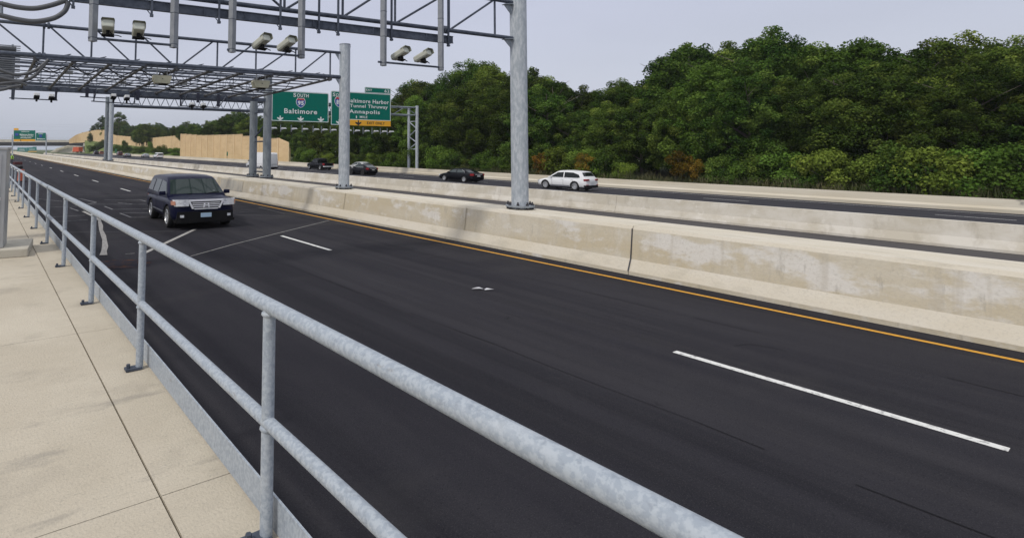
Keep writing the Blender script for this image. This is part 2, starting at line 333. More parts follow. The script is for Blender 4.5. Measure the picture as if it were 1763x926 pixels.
for off, s0, s1 in ((6.2, -12, 60), (10.05, -12, 90)):
    q = s0; o0 = off
    while q < s1:
        o1 = off+rs.uniform(-.02, .02); d = rs.uniform(.5, 1.1); w = rs.uniform(.003, .009)
        if rs.random() > .12: m.add([R(o0-w, q, .006), R(o0+w, q, .006), R(o1+w, q+d, .006), R(o1-w, q+d, .006)], [(0, 1, 2, 3)])
        o0 = o1; q += d
for k in range(9):
    o_, q = rs.uniform(2, 11), rs.uniform(-2, 26); a_ = rs.uniform(0, 3.1)
    for j in range(rs.randint(4, 10)):
        a_ += rs.uniform(-.6, .6); d = rs.uniform(.08, .25); o2, q2 = o_+math.cos(a_)*d, q+math.sin(a_)*d; w = .004
        if 1.5 < o2 < 12: m.add([R(o_-w, q-w, .006), R(o_+w, q+w, .006), R(o2+w, q2+w, .006), R(o2-w, q2-w, .006)], [(0, 1, 2, 3)])
        o_, q = o2, q2
tag(m.build('paving_seams', mat('seam_dark', (.015, .015, .018), .9, 0, .1)), kind='structure')
m = MB(); pts = [(171, 379), (173.5, 388), (174, 396), (178, 405), (180, 413), (181, 424), (179, 432), (178, 439)]
ws = [.10, .16, .12, .16, .13, .17, .14, .20]
for i in range(len(pts)-1):
    a, b = gnd(*pts[i], .011), gnd(*pts[i+1], .011); d = (b-a).normalized(); q = Vector((1, .1, 0))
    m.add([a-q*ws[i]/2, b-q*ws[i+1]/2, b+q*ws[i+1]/2, a+q*ws[i]/2], [(0, 1, 2, 3)])
tag(m.build('sealant_smear', mat('sealant_smear', (.30, .29, .28), .85, noise=(14, (.17, .165, .16), .45, .6))), kind='structure')
m = MB(); P = [gnd(x, y, .007) for x, y in ((170, 449), (215, 446), (262, 449), (258, 458), (205, 463), (165, 459))]; m.add(P, [tuple(range(6))])
tag(m.build('rust_stain', RUST), kind='structure')
# ------------------------------------------------------------------ barriers
def barrier(name, label, prof, s_list, m, zfun, joints=(), topm=None):
    t = thing(name, label, 'concrete barrier')
    n = len(prof)
    segs = []; cur = [s_list[0]]
    for s in s_list[1:]:
        js = [j for j in joints if cur[-1] < j < s]
        for j in js: cur.append(j-.007); segs.append(cur); cur = [j+.007]
        cur.append(s)
    segs.append(cur)
    b = MB()
    for sg in segs:
        vs = [R(o, s, z+zfun(s)) for s in sg for o, z in prof]
        fs = [(i*n+j, i*n+(j+1) % n, (i+1)*n+(j+1) % n, (i+1)*n+j) for i in range(len(sg)-1) for j in range(n)]
        fs += [tuple(range(n)), tuple(range((len(sg)-1)*n, len(sg)*n))]
        b.add(vs, fs)
    o = b.build('barrier_wall', m, t)
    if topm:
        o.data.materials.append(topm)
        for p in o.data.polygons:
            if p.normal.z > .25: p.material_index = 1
    return t
JN = offs(1090, 430, 12.5)[0]
near_b = barrier('concrete_barrier', 'wide pale concrete barrier beside the near lanes, carrying the big round posts', [(12.28, -.1), (12.28, .08), (12.40, .34), (12.50, 1.0), (12.54, 1.07), (13.80, 1.07), (13.84, 1.0), (13.9, -.5)], SS, BAR, lambda s: 0, [JN], BARTOP)
jm = MB()
for j in [JN]: jm.add([R(12.262, j-.018, .09), R(12.262, j+.012, .09), R(12.385, j+.012, .35), R(12.48, j+.012, 1.02), R(12.48, j-.012, 1.02), R(12.385, j-.018, .35)], [(0, 1, 2, 5), (5, 2, 3, 4)])
jm.build('joint_filler', BOLT, near_b)
fm = MB()
for j in (JN+5.2, JN+12, JN+20, JN-8): fm.add([R(12.379, j-.012, .36), R(12.379, j+.012, .36), R(12.478, j+.012, 1.02), R(12.478, j-.012, 1.02)], [(0, 1, 2, 3)])
fm.parts('joint_seam', mat('seam', (.38, .34, .255), .9), near_b)
pm = MB(); a = JN+9.3
s1 = offs(380, 330, 12.45)[0]; s0 = offs(418, 330, 12.45)[0]
pm.add([R(12.385, s0, .36), R(12.385, s1, .36), R(12.468, s1, .95), R(12.468, s0, .95)], [(0, 1, 2, 3)])
pm.build('patched_panel', mat('grey_patch', (.40, .385, .34), .9, noise=(1.6, (.50, .46, .38), .4, .6)), near_b)
mid_b = barrier('concrete_barrier', 'middle concrete barrier, streaked and weathered, beyond the dark median strip', [(27.5, -.6), (27.5, -.3), (27.62, -.02), (27.72, .5), (28.02, .5), (28.12, -.02), (28.3, -.3), (28.3, -.6)], SS, BARMID, lambda s: float(np.interp(s, [12, 60, 200], [.02, -.03, -.12])), [offs(1060, 350, 27.6)[0], offs(860, 335, 27.6)[0]], None)
far_b = barrier('concrete_barrier', 'far low concrete barrier between the far lanes and the trees', [(52.0, -.3), (52.0, .22), (52.12, .36), (52.2, .84), (52.45, .84), (52.5, -.3)], SS, BARFAR, zfar, [k*20. for k in range(-2, 10)], None)
# ------------------------------------------------------------------ walkway, plinth, cabinet, railing
ZW = .90
CRK = [gnd(17, 354, ZW), gnd(59, 427.8, ZW), gnd(105.7, 504.9, ZW)]
crk_off = [p.x*NV[0]+p.y*NV[1] for p in CRK]; CO = sum(crk_off)/3
b = MB()
for o0, o1 in ((-9, CO-.006), (CO+.006, 1.30)):
    for k in range(-3, 16):
        b.box(R((o0+o1)/2, k*3.1+1.55, ZW/2-.3), (o1-o0, 3.094, ZW+.6), (NV[0], NV[1], 0), (UV[0], UV[1], 0))
tag(b.build('walkway', WALK, bevel=None), kind='structure')
b = MB(); b.box(R(CO, 22, ZW/2-.06), (.05, 60, ZW), (NV[0], NV[1], 0), (UV[0], UV[1], 0)); b.build('walkway_joint', BOLT)['kind'] = 'structure'
cn = gnd(47.5, 442, ZW)                              # near right corner of the plinth
ax, ay = Vector((TV[0], TV[1], 0)), Vector((-TV[1], TV[0], 0))
PH = .14
t = MB().box(cn-ax*1.0+ay*.62+Vector((0, 0, PH/2)), (2.0, 1.24, PH), ax, ay).build('concrete_plinth', PLINTH, bevel=.015)
tag(t, 'low concrete plinth on the walkway carrying the steel cabinet', 'plinth')
cc = gnd(5, 427.3, ZW+PH)
t = thing('equipment_cabinet', 'tall grey steel equipment cabinet at the left edge, standing on its plinth', 'cabinet')
cw, cdp, chh = 1.3, .55, 1.67
CB = cc-ax*cw/2+ay*cdp/2
MB().box(CB+Vector((0, 0, chh/2+.003)), (cw, cdp, chh), ax, ay).build('body', STAINL, t, bevel=.012)
MB().box(CB+Vector((0, 0, chh+.03)), (cw+.03, cdp+.03, .05), ax, ay).build('roof', STAINL, t, bevel=.008)
MB().box(cc-ax*.66-ay*.008+Vector((0, 0, chh/2)), (1.18, .02, chh-.14), ax, ay).build('door', STAINL, t, bevel=.006)
hd = MB(); hp = onp(-2.5, 353, cc-ay*.03, (ax.x, ax.y)); hd.tube(hp+Vector((0, 0, .10)), hp-Vector((0, 0, .12)), .014); hd.box(hp+Vector((0, 0, .1)), (.04, .05, .05), ax, ay); hd.build('handle', CHROME, t)
t = thing('railing', 'galvanised steel pipe railing along the walkway edge', 'railing')
ZR = ZW+1.09
def RO(s_): return float(np.interp(s_, [-8, 2.5, 5, 10, 15, 60], [1.30, 1.20, 1.175, 1.13, 1.10, 1.10]))
RS = [-8, -4, 0, 2.5, 5, 7.5, 10, 12.5, 15, 42]
MB().sweep([R(RO(a), a, ZR) for a in RS], .036, 18).build('top_rail', RAILM, t, smooth=.6)
MB().sweep([R(RO(a), a, ZW+.54) for a in RS], .032, 18).build('middle_rail', RAILM, t, smooth=.6)
MB().box(R(1.255, 19, ZW+.09), (.012, 46, .16), (NV[0], NV[1], 0), (UV[0], UV[1], 0)).build('kick_plate', RAILM, t)
sp_list = [-2.3, .1, 2.5, 4.95, 7.3, 9.8, 12.3, 14.7, 17.2, 19.8, 22.3, 24.9, 27.5, 30, 32.5, 35]
p0 = MB().tube((0, 0, .0), (0, 0, 1.075), .031, 16); post = p0.build('post', RAILM, t, smooth=.6)
wb_ = MB(); wb_.lathe([(.030, 1.035), (.040, 1.045), (.038, 1.056), (.030, 1.06)], n=16); wb_.build('weld_bead', RAILM, post, smooth=1.); wb_ = MB(); wb_.lathe([(.031, .495), (.040, .505), (.038, .515), (.031, .52)], n=16); wb_.build('weld_bead', RAILM, post, smooth=1.)
q = MB(); q.box((-.05, 0, .010), (.13, .08, .018)); q.tube((-.09, 0, .02), (-.09, 0, .05), .016, 6); foot = q.build('foot_plate', GALVD, post)
for i, s in enumerate(sp_list):
    o = post if i == 0 else copy_tree(post, t)
    o.location = R(RO(s), s, ZW+.004); o.rotation_euler = (0, 0, TH)
# ------------------------------------------------------------------ gantries
def pole(parent, P, r, z0, z1, nb=8, name='post', pm=None):
    a = MB().tube((P[0], P[1], z0), (P[0], P[1], z1), r, 32); o = a.build(name, pm or GALVP, parent, smooth=.6)
    b = MB(); b.tube((P[0], P[1], z0+.07), (P[0], P[1], z0+.12), r*1.68, 24)
    b.build('base_plate', GALV, o, smooth=.6)
    c = MB()
    for k in range(nb):
        a_ = 2*math.pi*(k+.4)/nb; x, y = P[0]+r*1.42*math.cos(a_), P[1]+r*1.42*math.sin(a_)
        c.tube((x, y, z0-.02), (x, y, z0+.22), .022, 6); c.tube((x, y, z0+.12), (x, y, z0+.17), .042, 6); c.tube((x, y, z0+.01), (x, y, z0+.06), .045, 6)
    c.parts('anchor_bolt', BOLT, o, per=3)
    return o
def cap(parent, P, r, z): MB().tube((P[0], P[1], z), (P[0], P[1], z+.04), r*1.04, 32).build('cap', GALV, parent, smooth=.6)
NT = Vector((TV[1], -TV[0], 0))                    # from the gantry plane towards the camera
TT = Vector((TV[0], TV[1], 0))
ZB = 1.07
# gantry A, nearest
PA = R(13.35, 11.0)
q = gnd(896.5, 360, 1.08); PA = Vector((q.x, q.y, 0)) + Vector((0.02, .12, 0))
def A(px, py, f=0.): v = onp(px, py, PA+NT*f, TV); return v
ga = thing('toll_gantry', 'nearest toll gantry, its big round post right of centre and camera arms hanging below', 'gantry')
po = pole(ga, PA, .245, ZB, 9.6)
gs = MB()
for y0, y1 in ((68, 84), (8, 26)):
    a_, b_, c_ = A(880, y0), A(867, y0), A(880, y1)
    gs.prism([a_+NT*.01, b_+NT*.01, c_+NT*.01], NT*-.02)
    gs.bar(a_+Vector((.02, 0, 0)), b_, .16, .02)
gs.parts('gusset_plate', GALV, po, per=2)
zl = A(880, 66).z; zu = A(879, 4).z
chx = -26.
def lineA(z, f=0., t0=-.2, t1=-15.5): return PA+NT*f+TT*t0+Vector((0, 0, z)), PA+NT*f+TT*t1+Vector((0, 0, z))
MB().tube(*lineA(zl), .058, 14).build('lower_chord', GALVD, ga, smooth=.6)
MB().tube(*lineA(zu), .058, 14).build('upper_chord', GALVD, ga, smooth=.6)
def tA(px, z):                                     # distance along the gantry for a pixel column at height z (approx)
    best = onp(px, 60, PA, TV); return (best-PA).dot(TT)
nodes = [tA(x, 0) for x in (852, 773, 680, 589.6, 489, 382, 270)]
stp = nodes[-1]-nodes[-2]
while nodes[-1]+stp > -15.4: nodes.append(nodes[-1]+stp)
V = MB()
for t_ in nodes: V.tube(PA+TT*t_+Vector((0, 0, zl)), PA+TT*t_+Vector((0, 0, zu)), .032, 8)
V.parts('truss_vertical', GALVD, ga, .6)
D = MB()
for i, (a_, b_) in enumerate(zip(nodes, nodes[1:])):
    if i < 4: D.tube(PA+TT*b_+Vector((0, 0, zl)), PA+TT*a_+Vector((0, 0, zu)), .03, 8)
    else: D.tube(PA+TT*a_+Vector((0, 0, zl)), PA+TT*b_+Vector((0, 0, zu)), .03, 8)
D.parts('truss_diagonal', GALVD, ga, .6)
fl = MB(); c_ = A(769, 52); fl.tube(c_-TT*.03, c_+TT*.03, .11, 14); fl.tube(c_-TT*.10, c_-TT*.05, .11, 14); fl.parts('flange', GALVD, ga, smooth=.6)
# box beam under the chord
e0, e1 = A(777, 68, .15), A(120, -1, .15); zb_ = A(500, 38.5, .15).z
bb = MB(); p_, q_ = A(777, 66, .15), A(119, 2, .15)
bb.bar(Vector((p_.x, p_.y, zb_)), Vector((q_.x, q_.y, zb_)), .15, .17)
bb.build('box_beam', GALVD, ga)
lip = MB(); lip.bar(Vector((p_.x, p_.y, zb_+.092))+NT*.085, Vector((q_.x, q_.y, zb_+.092))+NT*.085, .02, .02); lip.bar(Vector((p_.x, p_.y, zb_-.092))+NT*.085, Vector((q_.x, q_.y, zb_-.092))+NT*.085, .02, .02)
for x in (640, 731, 420, 350, 537, 180): k_ = A(x, 40, .15); lip.box((k_.x+NT.x*.08, k_.y+NT.y*.08, zb_), (.03, .03, .19), TT, NT)
lip.build('beam_joint', GALVD, ga)
for x, yb in ((126, 13), (261, 27.5), (377, 39), (482.5, 50), (549, 56), (582, 60), (674, 69), (772, 79)):
    hb = MB(); k_ = A(x, yb, .27); hb.box(Vector((k_.x, k_.y, (k_.z+zu)/2)), (.045, .045, zu-k_.z), TT, NT)
    k2 = A(x-8, yb-10, .27); hb.tube(k_, k2, .012, 6)
    hb.box(Vector((k_.x, k_.y, k_.z)), (.07, .07, .05), TT, NT)
    hb.build('perforated_hanger', GALVD, ga)
hz = {}
for x, yb in ((159.5, 72), (299, 83), (399, 91), (518.5, 101), (660, 114), (759, 122)):
    k_ = A(x, yb, .42); hz[x] = k_
    hb = MB(); a1 = (TT*.55+NT*.83).normalized(); a2 = Vector((-a1.y, a1.x, 0))
    hb.box(Vector((k_.x, k_.y, (k_.z+9)/2)), (.125, .125, 9-k_.z), a1, a2)
    ch = hb.build('hanging_channel', GALVL, ga, bevel=.006)
    bd = MB()
    for zz in (k_.z+.08, k_.z+.75, k_.z+1.4): bd.box(Vector((k_.x, k_.y, zz)), (.131, .131, .012), a1, a2)
    bd.parts('strap', GALVD, ch)
for (x0, y0), (x1, y1) in (((152, 66), (299, 78)), ((391, 86), (519, 97)), ((651, 106), (757, 117))):
    a_, b_ = A(x0, y0, .42), A(x1, y1, .42); b_.z = a_.z = (a_.z+b_.z)/2
    MB().tube(a_, b_, .027, 10).build('camera_bar', GALVD, ga, smooth=.6)
for pts in ([(0-90, 20), (-30, 5), (0, 7), (30, 13), (60, 15), (90, 9), (116, 0)], [(-60, 15), (0, 27), (30, 34), (60, 37.5), (92, 32), (110, 21), (116, 10), (116, 3)]):
    MB().sweep([A(x, y, .3) for x, y in pts], .05, 12).build('conduit_hose', HOSE, ga, smooth=1.)
MB().tube(A(2, 3, .3), A(2, 24, .3), .035, 10).build('hose_bracket', GALV, ga)
lp = PA+TT*-15.6
pole(ga, lp, .245, ZW-.1, 9.6)
# roadside cameras on the near gantry
def make_camera(label):
    t = thing('enforcement_camera', label, 'traffic camera', group='cream cameras hanging from the nearest gantry')
    w, h, l = .15, .10, .44
    sec = [(-w, -h*.55), (-w*.8, -h), (w*.8, -h), (w, -h*.55), (w, h*.6), (w*.85, h), (-w*.85, h), (-w, h*.6)]
    b = MB(); n = len(sec)
    vs = []
    for yy, k in ((-l*.5, 1), (l*.42, .96), (l*.5, .8)): vs += [(x*k, yy, z*k) for x, z in sec]
    b.add(vs, [(i*n+j, i*n+(j+1) % n, (i+1)*n+(j+1) % n, (i+1)*n+j) for i in (0, 1) for j in range(n)]+[tuple(range(n)), tuple(range(2*n, 3*n))])
    b.build('housing', CREAM, t)
    MB().add([(x*.86, -l*.5-.006, z*.80-.004) for x, z in sec], [tuple(range(n))]).build('window', LENS, t)
    s_ = MB(); s_.add([(x*1.06, yy, z*1.1) for yy in (-l*.5-.07, -l*.3) for x, z in sec[3:]], [(j, j+1, j+6, j+5) for j in range(4)]); s_.build('sun_hood', mat('hood_olive', (.22, .23, .18), .6), t)
    m_ = MB(); m_.box((0, 0, -h-.05), (.08, .12, .10)); m_.box((0, 0, -h-.12), (.30, .10, .03)); m_.tube((-.05, .05, -h-.11), (.09, .05, -h-.03), .014, 6); m_.build('bracket', BLACK, t)
    w_ = MB(); w_.sweep([(.05, .02, -h), (.12, .02, -h-.08), (.22, .0, -h-.10), (.32, 0, -h-.13)], .012, 6); w_.build('cable', BLACK, t)
    return t
cam0 = None
cams = [(186, 53, 160, 66, 'cream camera beside the leftmost hanging channel, squarest to the view'), (238, 58, 160, 66, 'cream camera second from left, above the leftmost camera bar'),
        (449, 76, 391, 86, 'cream camera on the middle camera bar, nearer its left channel'), (492, 80, 391, 86, 'cream camera on the middle camera bar, with the round cable loop to its left'),
        (688, 97, 651, 106, 'cream camera on the right camera bar, nearer its left channel'), (727, 101, 651, 106, 'rightmost cream camera of the nearest gantry, on the right camera bar')]
for i, (x, y, bx, by, lb) in enumerate(cams):
    o = make_camera(lb) if i == 0 else copy_tree(cam0)
    if i == 0: cam0 = o
    o['label'] = lb
    zb2 = (A(bx, by, .42).z); k_ = A(x, y, .42)
    o.location = Vector((k_.x, k_.y, zb2+.235)); o.rotation_euler = (math.radians(-17 if i < 2 else -21), 0, TH-.20+(i*.05 if i < 2 else .42))
    o.scale = (.74, 1.05, .76) if i > 1 else (.80, .95, .78)
# gantry B
PB = R(13.42, 20.75); q = gnd(592, 325, 1.08); PB = Vector((q.x, q.y, 0))
def B(px, py, f=0.): return onp(px, py, PB+NT*f, TV)
gb = thing('toll_gantry', 'second toll gantry, its short round post in front of the right green sign', 'gantry')
zt = B(592, 78).z
pb = pole(gb, PB, .24, ZB, zt); cap(pb, PB, .24, zt)
hk = MB(); k_ = B(603, 82); hk.tube(k_-TT*.15, k_, .02, 6); hk.tube(k_, k_+Vector((0, 0, .07)), .02, 6); hk.build('hook', BOLT, pb)
zl2 = B(583, 133).z; zu2 = B(583, 91).z
nodB = [(B(x, 100)-PB).dot(TT) for x in (568.6, 509, 440.7, 374, 305, 233.3, 157, 73.5, -20)]
tend = -15.8
def LB(t_, z, f=0.): return PB+TT*t_+NT*f+Vector((0, 0, z))
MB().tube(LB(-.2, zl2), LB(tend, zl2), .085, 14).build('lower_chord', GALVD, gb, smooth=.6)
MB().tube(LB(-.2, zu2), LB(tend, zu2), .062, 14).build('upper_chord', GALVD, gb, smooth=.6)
V = MB()
for t_ in nodB: V.tube(LB(t_, zl2), LB(t_, zu2), .036, 8)
V.parts('truss_vertical', GALVD, gb, .6)
D = MB()
for i, (a_, b_) in enumerate(zip(nodB, nodB[1:])):
    if i < 4: D.tube(LB(b_+.15, zl2), LB(a_-.15, zu2), .032, 8)
    else: D.tube(LB(b_+.15, zu2), LB(a_-.15, zl2), .032, 8)
D.parts('truss_diagonal', GALVD, gb, .6)
fl = MB()
for x, y, z in ((80, 0, zu2), (74, 0, zl2)):
    t_ = (B(x, 60)-PB).dot(TT)
    fl.tube(LB(t_-.12, z), LB(t_-.04, z), .12, 14); fl.tube(LB(t_+.02, z), LB(t_+.1, z), .12, 14)
fl.parts('flange', GALVD, gb, smooth=.6)
gs = MB()
for y0, y1 in ((135, 146), (93, 104)): gs.prism([B(583.5, y0), B(577, y0), B(583.5, y1)], NT*.02)
gs.parts('gusset_plate', GALV, pb)
# overhead antenna rack between gantries B and C
ZK = zl2-.12
bars = [((60.5, 105.4), (36, 146)), ((126.3, 107), (85.5, 149)), ((189, 113), (136, 152)), ((249, 114.6), (181.5, 155)), ((305.8, 118.6), (225, 156.7)), ((362.5, 122.7), (268.6, 160.7)),
        ((416, 126.7), (310.7, 162.5)), ((467.8, 130.8), (352.8, 164.8)), ((520, 133), (394, 167.2)), ((568.6, 137.4), (435.4, 170.4))]
PC = Vector(gnd(459, 306.5, 1.08)); PC.z = 0
def Cc(px, py, f=0.): return onp(px, py, PC+NT*f, TV)
rk = thing('antenna_rack', 'horizontal lattice of long pipes and thin rails spanning between the second and third toll gantries', 'antenna rack')
ends = []
for (a_, b_) in bars:
    p_ = onp(a_[0], a_[1], PB+NT*.05, TV); q_ = onp(b_[0], b_[1], PC+NT*.1, TV); p_.z = ZK; q_.z = ZK-.04
    # keep columns as seen
    p_ = onp(a_[0], 130, PB+NT*.05, TV); q_ = onp(b_[0], 160, PC+NT*.1, TV); p_.z = ZK; q_.z = ZK-.05
    ends.append((p_, q_))
    bb = MB(); bb.tube(p_, q_, .055, 10); d_ = (q_-p_).normalized()
    bb.tube(p_-d_*.02, p_+d_*.12, .09, 8); bb.tube(q_-d_*.12, q_+d_*.02, .09, 8)
    bb.build('long_pipe', PIPE, rk, smooth=.6)
for fr in (.04, .10, .18, .28, .40, .52, .63, .74, .84, .93):
    bb = MB(); pts = [p_.lerp(q_, fr) for p_, q_ in ends]
    for a_, b_ in zip(pts, pts[1:]): bb.tube(a_+Vector((0, 0, .06)), b_+Vector((0, 0, .06)), .028, 6)
    bb.tube(pts[0]+Vector((0, 0, .06)), pts[0]+(pts[0]-pts[1])*1.2+Vector((0, 0, .06)), .02, 6)
    bb.build('cross_rail', GALVD, rk)
z_ = MB()
for (p_, q_), (p2, q2) in zip(ends, ends[1:]):
    z_.tube(p_.lerp(q_, .1)+Vector((0, 0, .07)), p2.lerp(q2, .5)+Vector((0, 0, .07)), .018, 6); z_.tube(p2.lerp(q2, .5)+Vector((0, 0, .07)), p_.lerp(q_, .9)+Vector((0, 0, .07)), .018, 6)
    z_.tube(p2.lerp(q2, .1)+Vector((0, 0, .4)), p_.lerp(q_, .3)+Vector((0, 0, .07)), .016, 6)
    z_.tube(p2.lerp(q2, .1)+Vector((0, 0, .4)), p_.lerp(q_, .1)+Vector((0, 0, .07)), .016, 6)
rs_ = random.Random(4)
for (p_, q_), (p2, q2) in zip(ends, ends[1:]):
    for k in range(3):
        f1, f2 = rs_.random(), rs_.random(); z_.tube(p_.lerp(q_, f1)+Vector((0, 0, .07)), p2.lerp(q2, f2)+Vector((0, 0, .30)), .014, 5)
        m1 = p_.lerp(q_, .35+.6*rs_.random()).lerp(p2.lerp(q2, .6), rs_.random()); z_.tube(m1+Vector((0, 0, .05)), m1+Vector((0, 0, .4)), .013, 5)
z_.build('zigzag_brace', GALVD, rk)
for k, (a0, a1, sag) in enumerate(((0, 4, .25), (2, 6, .15), (3, 8, .2), (5, 9, .12))):
    c_ = MB(); P0_, P1_ = ends[a0][0].lerp(ends[a0][1], .15+.2*k), ends[a1][0].lerp(ends[a1][1], .1+.15*k)
    c_.sweep([P0_.lerp(P1_, f)-Vector((0, 0, sag*math.sin(f*12.6)**2)) for f in np.linspace(0, 1, 9)], .022, 6); c_.build('cable', BLACK, rk)
for f, k in ((.35, 1), (.6, 3), (.5, 5), (.75, 6), (.45, 8)):
    P0_ = ends[k][0].lerp(ends[k][1], f); MB().box(P0_+Vector((.2, 0, .02)), (.34, .24, .13), TT, NT).build('junction_box', mat('junction_grey', (.16, .17, .18), .6, 0, .2), rk)
u_ = MB(); t0_ = ends[2][0]; u_.bar(ends[0][0]+Vector((0, 0, .03)), ends[3][0]+Vector((0, 0, .03)), .10, .07); u_.bar(ends[4][0]+Vector((0, 0, .03)), ends[7][0]+Vector((0, 0, .03)), .10, .07); u_.build('edge_tray', GALVD, rk)
# gantry C
gc = thing('toll_gantry', 'third toll gantry, on the pair of round posts just left of the green signs', 'gantry')
zt3 = Cc(459, 122).z
q = gnd(435, 304.5, 1.08); PC2 = Vector((q.x, q.y, 0))
zt3b = onp(435, 168, PC2, TV).z
c1 = pole(gc, PC, .25, ZB, zt3, pm=GALVQ); cap(c1, PC, .25, zt3); c2 = pole(gc, PC2, .24, ZB, zt3b, pm=GALVQ); cap(c2, PC2, .24, zt3b)
br = MB()
for y in (296.5, 243.5, 192.5):
    zz = Cc(452, y).z; br.tube((PC.x, PC.y, zz), (PC2.x, PC2.y, zz), .045, 8)
z1_, z2_ = Cc(452, 240).z, Cc(452, 208).z; br.tube((PC2.x, PC2.y, z1_), (PC.x, PC.y, z2_), .05, 8)
br.parts('brace', GALVD, gc)
def LC(t_, z, f=0.): return PC+TT*t_+NT*f+Vector((0, 0, z))
for z, f, r in ((zl2+.05, 0, .06), (zu2, 0, .05), (zl2+.05, -1.6, .05), (zu2, -1.6, .05)):
    MB().tube(LC(-.1, z, f), LC(-16.5, z, f), r, 10).build('truss_chord', GALVD, gc, smooth=.6)
V = MB(); k = 0
tt = -.3
while tt > -16:
    V.tube(LC(tt, zl2+.05), LC(tt, zu2), .022, 6); V.tube(LC(tt, zu2), LC(tt-1.3, zl2+.05), .02, 6)
    V.tube(LC(tt, zl2+.05), LC(tt-1.3, zl2+.05, -1.6), .02, 6); V.tube(LC(tt, zl2+.05), LC(tt, zl2+.05, -1.6), .02, 6); V.tube(LC(tt-.6, zu2, -1.6), LC(tt, zl2+.05, -1.6), .02, 6); tt -= 1.3
V.build('truss_lacing', GALV, gc)
bx = MB(); bx.bar(LC(-.1, zl2-.25, .1), LC(-14.6, zl2-.25, .1), .14, .20); bx.build('box_beam', GALVD, gc)
for x, y0, y1, w in ((150, 143, 168, .16), (237.5, 147, 173, .18), (341, 155, 177, .16), (376, 156, 184, .17), (21.5, 147, 169, .09), (96.5, 151, 172, .10), (311, 163, 183, .07), (162, 154, 174, .06), (232, 155, 178, .06)):
    a_, b_ = Cc(x, y0, .2), Cc(x, y1, .2); MB().box((a_+b_)/2, (w, .08, (a_-b_).length), TT, NT).build('hanging_plate', mat('purple_grey_steel', (.03, .033, .055), .5, .3), gc)
hb = MB()
for (x0, y0), (x1, y1) in (((16, 169), (99, 173)), ((137.7, 166.7), (185, 169.5)), ((157, 174.5), (240, 180)), ((311, 182.6), (376, 185.5)), ((101, 151), (94, 172)), ((167, 155), (161, 174)), ((323, 160.7), (311.5, 182.6)), ((389, 167), (376, 186))):
    hb.tube(Cc(x0, y0, .2), Cc(x1, y1, .2), .028, 6)
hb.parts('camera_bar', GALVD, gc)
def small_cam(px, py, lb, first=None):
    if first is None:
        t = thing('enforcement_camera', lb, 'traffic camera', group='small white cameras on the third gantry')
        MB().box((0, 0, .03), (.24, .40, .15)).build('housing', mat('white_housing', (.72, .73, .74), .5), t, bevel=.03)
        MB().box((0, -.05, -.09), (.26, .34, .09)).build('base', BLACK, t, bevel=.02)
        MB().tube((0, 0, -.13), (0, 0, -.30), .05, 8).build('bracket', BLACK, t)
    else: t = copy_tree(first); t['label'] = lb
    t.location = Cc(px, py, .2); t.rotation_euler = (math.radians(-12), 0, TH); return t
sc0 = small_cam(63, 165, 'small white camera on the leftmost thin bar, left of its pair')
for x, y, lb in ((88.5, 167, 'small white camera on the leftmost thin bar, right of its pair'), (195, 166.5, 'small white camera just above the far left pair of posts'), (218, 168.5, 'small white camera just right of the far left pair of posts'),
                 (330, 181, 'small white camera low under the rack, left of its pair'), (349.5, 182, 'small white camera low under the rack, right of its pair')): small_cam(x, y, lb, sc0)
def reader(x0, x1, y0, y1, lb, first=None):
    c_ = B((x0+x1)/2, (y0+y1)/2, -.5)
    if first is None:
        t = thing('antenna_box', lb, 'toll antenna', group='khaki antenna boxes under the second gantry')
        b = MB(); b.add([(sx_*w_, y_, z_) for y_ in (-.24, .24) for sx_, w_, z_ in ((-1, .35, .06), (-1, .27, -.17), (1, .27, -.17), (1, .35, .06), (1, .33, .13), (-1, .33, .13))], [(0, 1, 2, 3, 4, 5), (6, 7, 8, 9, 10, 11)]+[(i, (i+1) % 6, 6+(i+1) % 6, 6+i) for i in range(6)])
        b.build('housing', CREAMD, t)
        s_ = MB(); s_.box((-.18, 0, .33), (.035, .035, .42)); s_.box((.2, 0, .33), (.035, .035, .42)); s_.parts('strut', GALVL, t)
        w_ = MB(); w_.sweep([(-.1, 0, .13), (-.05, 0, .27), (.1, 0, .22), (.14, .02, .3), (.3, .02, .28)], .03, 6); w_.build('cable', BLACK, t)
        MB().box((.05, .0, -.21), (.30, .18, .05)).build('under_plate', BLACK, t)
        MB().tube((0, -.255, .0), (0, -.24, 0), .02, 8).build('bolt', BOLT, t)
    else: t = copy_tree(first); t['label'] = lb
    t.location = c_; t.rotation_euler = (0, 0, TA); return t
rd = reader(264, 293, 129, 145, 'khaki antenna box hanging under the middle of the second gantry')
reader(434, 463, 137, 153, 'khaki antenna box hanging in front of the third gantry post top', rd)
for pts in ([(-60, 100), (-20, 117), (0, 121), (30, 129), (60, 122), (84, 103)], [(-60, 115), (-10, 131), (20, 138), (35, 140), (58, 132), (80, 108)], [(-60, 150), (-10, 146), (20, 142), (38, 143), (46, 147)], [(-60, 160), (0, 155), (20, 150), (34, 148)]):
    MB().sweep([B(x, y, .15) for x, y in pts], .055, 10).build('conduit_hose', HOSE, gb, smooth=1.)
MB().tube(B(-60, 80, -.25), B(28, 85.5, -.25), .09, 14).build('fat_conduit', HOSE, gb, smooth=.6)
MB().tube(B(-60, 135, -.6), B(24, 137, -.6), .13, 14).build('drum_conduit', HOSE, gb, smooth=.6)
pole(gb, LB(-16, 0), .24, ZW-.1, 7.5); 
lv = thing('louvre_panel', 'grey louvred panel behind the conduits at the far left of the second gantry', 'louvre panel')
b = MB()
for k in range(21):
    a_, c_ = B(-45, 76.5+k*3.7, -1.2), B(35.5-(k*.12), 78.5+k*3.62, -1.2); c_.z = a_.z = (a_.z+c_.z)/2; b.bar(a_, c_, .05, .03)
